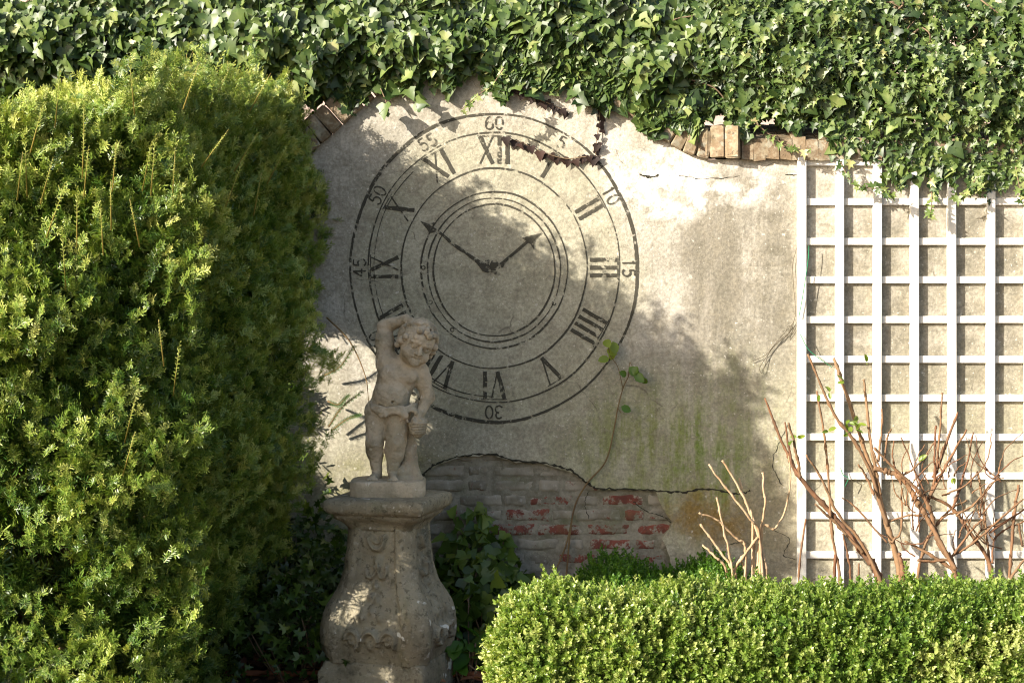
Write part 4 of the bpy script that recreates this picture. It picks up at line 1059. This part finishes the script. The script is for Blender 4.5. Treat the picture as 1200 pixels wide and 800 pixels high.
# closing the end face
Ne = 2300; ye = -1.86 + .36 * rb.random(Ne); ze = rb.random(Ne) * .52; xe = X0 + .05 * (np.abs(ye + 1.68) / .2) ** 2 + .10 * np.clip((ze - .42) / .1, 0, 1) ** 2 + .04 * np.clip((.25 - ze) / .25, 0, 1)
p = np.vstack([np.stack([x, y, z], 1), np.stack([xe, ye, ze], 1)]); nr = np.vstack([nr, np.tile([-1., -.2, .1], (Ne, 1))])
lump =   .022 * vnoise(p, 5, 1) + .024 * vnoise(p, 14, 2) + .015 * vnoise(p, 34, 3)
p = p + nr * (lump - .085 * rb.random(len(p)) ** 1.5)[:, None]
n_ = len(p); ax = nrm(nr * .8 + np.array([0, 0, .45]) + rb.normal(0, .45, (n_, 3))); no = nrm(rb.normal(0, 1, (n_, 3)))
dry = (np.hypot((p[:, 0] - 1.38) / .16, (p[:, 2] - .33) / .09) < 1) | (np.hypot((p[:, 0] - 1.52) / .10, (p[:, 2] - .36) / .09) < 1)
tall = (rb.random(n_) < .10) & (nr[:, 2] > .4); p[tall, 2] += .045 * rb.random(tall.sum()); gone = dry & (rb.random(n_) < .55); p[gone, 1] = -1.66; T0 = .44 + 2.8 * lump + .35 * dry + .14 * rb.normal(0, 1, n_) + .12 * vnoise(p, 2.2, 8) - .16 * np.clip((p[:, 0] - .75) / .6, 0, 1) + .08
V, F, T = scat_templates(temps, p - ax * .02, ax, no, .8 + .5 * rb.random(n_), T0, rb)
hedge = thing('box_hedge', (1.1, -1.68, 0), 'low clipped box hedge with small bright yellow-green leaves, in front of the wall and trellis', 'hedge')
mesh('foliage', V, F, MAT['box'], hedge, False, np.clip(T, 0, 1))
mb = MB()
for k in range(150):
    b0 = np.array([X0 + .15 + rb.random() * 2.1, -1.68 + rb.normal(0, .05), -.02]); e_ = b0 + np.array([rb.normal(0, .06), np.clip(rb.normal(0, .05), -.08, .08), .34 + .08 * rb.random()])
    mb.add(*tube(smooth_path([b0, (b0 + e_) / 2 + rb.normal(0, .02, 3), e_], 4), [.006] * 4 + [.005] * 3 + [.003] * 2, 5), rb.random())
mb.build('stems', MAT['cane'], hedge, True)

# ------------------------------------------------------------------ undergrowth
def leafy(name, label, cat, pts, size, leaf, mat, r, tint=.45, upn=.5, loc=None):
    p = np.asarray(pts); n = len(p); c = p.mean(0); c[2] = 0
    o = thing(name, c if loc is None else loc, label, cat)
    ax = nrm(np.stack([r.normal(0, .8, n), r.normal(-.45, .5, n), r.normal(-.1, .55, n)], 1)); no = nrm(np.stack([r.normal(0, .5, n), -.6 + r.normal(0, .4, n), upn + r.normal(0, .4, n)], 1))
    V, F, T = scatter(leaf[0], leaf[1], frames(ax, no), p, size * (.5 + .9 * r.random(n)), tint + .25 * r.normal(0, 1, n)); mesh('leaves', V, F, mat, o, False, np.clip(T, 0, 1))
    mb = MB()
    for k in range(26):
        e_ = p[r.integers(n)]; b0 = np.array([c[0] * .6 + e_[0] * .4, c[1] * .5 + e_[1] * .5, -.02]); mb.add(*tube(smooth_path([b0, (b0 + e_) / 2 + r.normal(0, .02, 3), e_], 4), .003, 5), r.random() * .4)
    mb.build('stems', MAT['bark'], o, True); return o
ru = np.random.default_rng(41)
def mound(n, x0, x1, y0, y1, h, r):
    x = r.random(n); y = r.random(n); z = r.random(n) ** .6 * h * (1 - .5 * np.abs(2 * x - 1) ** 2) * (1 - .45 * (1 - y)); return np.stack([x0 + x * (x1 - x0), y0 + y * (y1 - y0), z], 1)
leafy('dark_shrub', 'dark green shady shrub against the wall between the pedestal and the box hedge', 'shrub', np.vstack([mound(620, -.34, .10, -.40, -.03, .58, ru), mound(260, -.34, .02, -.25, -.03, .66, ru)]), .055, IVY, MAT['shade'], ru, .5)
leafy('dark_shrub', 'dark undergrowth of small leaves in the shadow between the yew and the pedestal', 'shrub', np.vstack([mound(900, -1.05, -.60, -.75, -.03, .62, ru), mound(320, -.95, -.62, -.25, -.03, .78, ru)]), .042, IVYS, MAT['shade'], ru, .28)
q = []
for (px, py) in ((536, 742), (548, 748), (556, 756), (532, 754), (562, 748), (545, 765), (570, 760), (538, 770), (556, 772)): q += [P(px, py, -.50) + ru.normal(0, .012, 3) for _ in range(3)]
leafy('strawberry_plant', 'small bright green leafy plant at the right foot of the pedestal', 'plant', q, .075, OVAL, MAT['fresh'], ru, .3, 1.0)
# low bright green cushion behind the hedge
temps2 = [sprig_leaf(OVAL, 14, .05, .013, ru, .8) for _ in range(4)]
n_ = 2600; u = ru.random(n_); v = ru.random(n_); x = .22 + u * .72; y = -.62 + v * .5; z = (.38 + .05 * np.sin(u * 9)) * (1 - .35 * np.abs(2 * u - 1) ** 3) - .06 * (1 - v) - .10 * ru.random(n_) ** 2
p = np.stack([x, y, z], 1); ax = nrm(ru.normal(0, .5, (n_, 3)) + np.array([0, -.3, 1])); V, F, T = scat_templates(temps2, p, ax, nrm(ru.normal(0, 1, (n_, 3))), .9 + .5 * ru.random(n_), .35 + .2 * ru.normal(0, 1, n_), ru)
cu = thing('green_cushion_plant', (.58, -.35, 0), 'vivid green fine-leaved low plant at the wall foot behind the box hedge', 'plant'); mesh('leaves', V, F, MAT['fresh'], cu, False, np.clip(T, 0, 1))
mb = MB()
for k in range(60):
    b0 = np.array([.25 + .66 * ru.random(), -.58 + .42 * ru.random(), -.02]); mb.add(*tube([b0, b0 + np.array([ru.normal(0, .03), 0, .18]), b0 + np.array([ru.normal(0, .04), 0, .33])], .003, 5), .2)
mb.build('stems', MAT['bark'], cu, True)
# fallen leaves on the soil
n_ = 1500; p = np.stack([-2.6 + 4.6 * ru.random(n_), -1.5 + 1.4 * ru.random(n_), .012 + .02 * ru.random(n_)], 1)
V, F, T = scatter(OVAL[0], OVAL[1], frames(ru.normal(0, 1, (n_, 3)) * [1, 1, .2], ru.normal(0, .35, (n_, 3)) + [0, 0, 1]), p, .03 + .04 * ru.random(n_), ru.random(n_))
lt = mesh('leaf_litter', V, F, MAT['litter'], None, False, T, loc=(0, 0, 0)); tag(lt, 'brown fallen leaves scattered on the dark soil', 'leaf litter', kind='stuff')

# ------------------------------------------------------------------ wall vine
rv = np.random.default_rng(51)
vine = thing('wall_vine', P(655, 766, -.04), 'single thin vine with a few bright leaves climbing the plaster right of the dial', 'vine')
mb = MB(); w_ = smooth_path([P(x, y, -.012 - .004 * (i % 2)) for i, (x, y) in enumerate([(655, 740), (664, 670), (668, 625), (674, 592), (688, 566), (710, 540), (720, 500), (724, 478), (730, 455), (736, 442)])], 6)
mb.add(*tube(w_, np.linspace(.0042, .0018, len(w_)), 6, .2), .2)
w_ = smooth_path([P(x, y, -.014) for x, y in [(672, 600), (664, 636), (652, 666), (640, 690)]], 6); mb.add(*tube(w_, .0035, 6), .3)
for q in ([(730, 455), (724, 430), (716, 418), (712, 404)], [(736, 442), (740, 432), (744, 440), (757, 446)], [(724, 478), (728, 484)], [(736, 442), (738, 425), (740, 428)]):
    w_ = smooth_path([P(x, y, -.02 - .012 * i) for i, (x, y) in enumerate(q)], 5); mb.add(*tube(w_, .0016, 5), .2)
mb.build('stem', MAT['yewstem'], vine, True)
q = [(709, 402, .8), (718, 404, .8), (711, 413, .9), (719, 414, .8), (714, 424, .7), (737, 434, .25), (744, 441, .2), (752, 446, .3), (734, 444, .2), (747, 433, .3), (728, 480, .1)]
pp = np.array([P(x, y - 4, -.035 - .02 * rv.random()) for x, y, _ in q]); k = len(pp)
V, F, T = scatter(OVAL[0] * [1.25, 1, 1], OVAL[1], frames(np.stack([rv.normal(0, .8, k), rv.normal(-.3, .2, k), rv.normal(-.5, .4, k)], 1), np.stack([rv.normal(-.2, .3, k), np.full(k, -1.), .5 + rv.normal(0, .3, k)], 1)), pp, .034 + .02 * rv.random(k), np.array([t for _, _, t in q]))
mesh('leaves', V, F, MAT['vine'], vine, False, T)
dw = thing('dry_tendril', P(925, 400, -.01), 'thin dry curled tendril hanging on the plaster beside the trellis', 'tendril'); mb = MB()
for q in ([(934, 290), (929, 310), (930, 335), (932, 368), (926, 385), (922, 395)], [(932, 370), (926, 388), (910, 402), (894, 424), (890, 432), (894, 436), (902, 412), (918, 396)], [(930, 378), (912, 398), (898, 415), (880, 424)], [(921, 388), (924, 382), (930, 386), (922, 396)]):
    w_ = smooth_path([P(x, y, -.008 - .004 * rv.random()) for x, y in q], 6); mb.add(*tube(w_, .0010, 5), .3)
mb.build('stem', MAT['wire'], dw, True)
tw = flat('green_twine', (.02, .22, .10))
for q, lab in (([(948, 288), (947, 305), (941, 345), (936, 372)], 'thin green twine hanging down the left edge of the trellis'), ([(938, 392), (948, 410), (966, 424), (975, 430)], 'short green twine slanting across the second trellis cell above the cut branches'),
               ([(985, 548), (988, 556), (994, 560), (990, 570)], 'little knot of green twine on the trellis between the branches')):
    m = MB(); m.add(*tube(smooth_path([P(x, y, -.044) for x, y in q], 6), .0015, 5), .3); g_ = m.build('green_twine', tw, loc=P(*q[0], -.058)); tag(g_, lab, 'twine', 'green twine on the trellis')

# ------------------------------------------------------------------ pruned shrubs in front of the trellis
rs = np.random.default_rng(61)
def z6(pts): return [(800 + x / 2.5, 380 + y / 2.5) for x, y in pts]
def canes(name, label, base, Y0, rows, mat, col):
    o = thing(name, P(base, 300, Y0) * [1, 1, 0], label, 'shrub'); m = MB()
    for pts, ra, rb_, dy in rows:
        q = z6(pts); n = len(q); pth = []
        for i, (x, y) in enumerate(q): pth.append(P(x, y, Y0 + dy * (i / max(1, n - 1)) + rs.normal(0, .008)))
        pth = smooth_path(pth, 5); pth = pth + rs.normal(0, .0012, pth.shape)
        c = k_ = .58 if ra > .009 else .80
        pth = smooth_path(pth, 3); sw = 1 + .45 * (rs.random(len(pth)) < .12) + rs.normal(0, .05, len(pth))
        m.add(*tube(pth, np.linspace(ra * k_, rb_ * k_, len(pth)) * sw, 7, .35), col())
    return o, m
rows = [([(150, 860), (155, 740), (110, 665), (52, 585)], .007, .005, .05), ([(150, 860), (146, 730), (130, 640), (100, 505)], .007, .0045, -.05), ([(170, 860), (185, 665), (150, 620), (100, 572), (48, 552)], .006, .004, -.08),
        ([(235, 860), (246, 735), (232, 660), (205, 570), (160, 470), (116, 396)], .008, .005, .04), ([(200, 860), (205, 590), (185, 520), (164, 448)], .006, .004, .06), ([(235, 860), (225, 620), (190, 560), (130, 482), (76, 410)], .007, .0045, -.06),
        ([(205, 860), (228, 612), (240, 530), (234, 432)], .006, .005, -.03), ([(120, 860), (150, 725), (185, 670), (218, 626)], .008, .006, -.02), ([(208, 860), (210, 735), (207, 580)], .006, .005, .03), ([(215, 860), (226, 735), (238, 680)], .006, .004, .02),
        ([(140, 860), (128, 722), (95, 680), (58, 645)], .0065, .005, .02), ([(180, 860), (184, 735), (170, 690)], .006, .005, .0), ([(225, 860), (232, 606), (268, 598), (300, 545), (316, 450), (310, 385)], .006, .003, .05)]
o, m = canes('pruned_shrub', 'small clump of pale tan pruned canes at the wall beside the trellis', 878, -.42, rows, MAT['pale'], lambda: rs.random())
m.build('canes', MAT['pale'], o, True)
thick = [([(590, 900), (572, 735), (520, 660), (440, 560), (345, 448), (298, 360), (240, 216)], .030, .0065, .12), ([(345, 448), (318, 400), (300, 286)], .010, .006, .03), ([(345, 448), (330, 360), (310, 288)], .008, .005, -.04),
         ([(530, 670), (455, 590), (390, 526)], .011, .006, -.05), ([(600, 800), (530, 650), (455, 555), (405, 450), (362, 382)], .013, .006, -.06), ([(640, 900), (636, 735), (600, 590), (560, 450), (505, 280), (443, 98)], .024, .010, .08),
         ([(600, 590), (530, 390), (440, 255), (366, 86)], .014, .007, -.03), ([(580, 500), (556, 380), (540, 250), (530, 160)], .012, .008, .05), ([(470, 900), (460, 735), (436, 600), (424, 400), (393, 196)], .008, .005, .10),
         ([(560, 420), (640, 450), (700, 540), (735, 600), (800, 720)], .018, .015, -.05), ([(800, 900), (795, 715), (750, 640), (715, 520), (640, 440), (560, 360)], .022, .007, -.06), ([(720, 520), (740, 440), (752, 330), (760, 198)], .010, .005, .03),
         ([(720, 510), (780, 400), (832, 308)], .011, .006, -.05), ([(735, 450), (772, 350), (806, 256)], .009, .005, .05), ([(640, 900), (645, 735), (632, 670)], .020, .014, .0), ([(905, 900), (905, 740), (890, 620), (880, 520), (864, 430)], .011, .006, .04),
         ([(910, 900), (905, 720), (850, 620), (790, 540), (720, 500)], .016, .009, .0), ([(955, 900), (960, 700), (972, 560), (984, 468)], .009, .006, .02), ([(930, 820), (955, 755), (1000, 690), (1060, 600)], .012, .007, -.03),
         ([(800, 720), (700, 660), (650, 635)], .013, .007, .02), ([(690, 860), (690, 720), (728, 610), (780, 545), (832, 515)], .011, .006, .05)]
thin = [([(690, 690), (760, 690), (850, 640), (940, 560), (1000, 510)], .007, .004, .0), ([(900, 610), (1000, 540)], .006, .004, .03), ([(984, 580), (996, 650)], .006, .005, 0), ([(545, 300), (560, 380), (580, 420)], .005, .004, .0),
        ([(575, 400), (580, 340), (585, 248)], .006, .004, .04), ([(340, 860), (340, 735), (360, 570)], .006, .0045, .0), ([(445, 860), (447, 672)], .008, .007, .0), ([(490, 860), (492, 735), (470, 610)], .006, .004, .0), ([(515, 860), (516, 700)], .006, .005, 0),
        ([(600, 640), (500, 530), (466, 508)], .005, .003, .0), ([(740, 460), (738, 360), (742, 296)], .006, .004, .0), ([(720, 520), (690, 450), (640, 330)], .005, .003, .04), ([(640, 470), (616, 400), (618, 340)], .005, .003, .0), ([(590, 400), (600, 330), (612, 306)], .005, .003, -.02),
        ([(640, 450), (700, 400), (740, 340)], .005, .003, .03), ([(790, 540), (830, 420), (852, 316)], .006, .003, .02), ([(760, 500), (830, 470), (890, 400), (905, 320)], .005, .002, .0), ([(800, 560), (860, 520), (930, 440)], .005, .003, .0), ([(700, 560), (660, 560), (590, 582)], .005, .003, .02),
        ([(735, 600), (770, 560), (830, 545), (880, 500)], .006, .003, .03), ([(850, 640), (880, 600), (950, 580)], .006, .003, .04), ([(905, 700), (920, 620), (1000, 575)], .006, .003, .04), ([(610, 640), (640, 600), (642, 480)], .006, .004, .02), ([(560, 500), (540, 450), (516, 410)], .006, .004, .0), ([(780, 690), (850, 600), (880, 570)], .006, .004, -.03)]
for k in range(42):                                # fine twigs in the tangle
    x, y = 640 + 300 * rs.random(), 420 + 260 * rs.random(); a = rs.normal(-1.35, .6); l = 50 + 110 * rs.random()
    thin.append(([(x, y), (x + math.cos(a) * l * .5 + rs.normal(0, 8), y + math.sin(a) * l * .5), (x + math.cos(a + .2) * l, y + math.sin(a + .2) * l)], .0036, .0016, rs.normal(0, .06)))
o, m = canes('pruned_shrub', 'large tangle of red-brown pruned branches in front of the white trellis', 1050, -.42, thick, MAT['cane'], lambda: .15 + .85 * rs.random() ** 1.3)
m.build('branches', MAT['cane'], o, True)
_, m = canes('tmp', 'x', 1050, -.44, thin, MAT['cane'], lambda: .8 * rs.random()); bpy.data.objects.remove(_)
m.build('twigs', MAT['cane'], o, True)
q = [(478, 290), (490, 300), (500, 285), (515, 292), (508, 310), (486, 316), (430, 198), (426, 312), (474, 170), (400, 205), (540, 110), (335, 330), (322, 340), (690, 400), (790, 450)]
pp = np.array([P(*z6([a])[0], -.42 - .04 * rs.random()) for a in q for _ in range(2)]); k = len(pp)
V, F, T = scatter(OVAL[0] * [.8, 1, 1], OVAL[1], frames(rs.normal(0, 1, (k, 3)), rs.normal(0, .5, (k, 3)) + [0, -1, .5]), pp, .026 + .02 * rs.random(k), .3 + .5 * rs.random(k)); mesh('leaves', V, F, MAT['vine'], o, False, T)
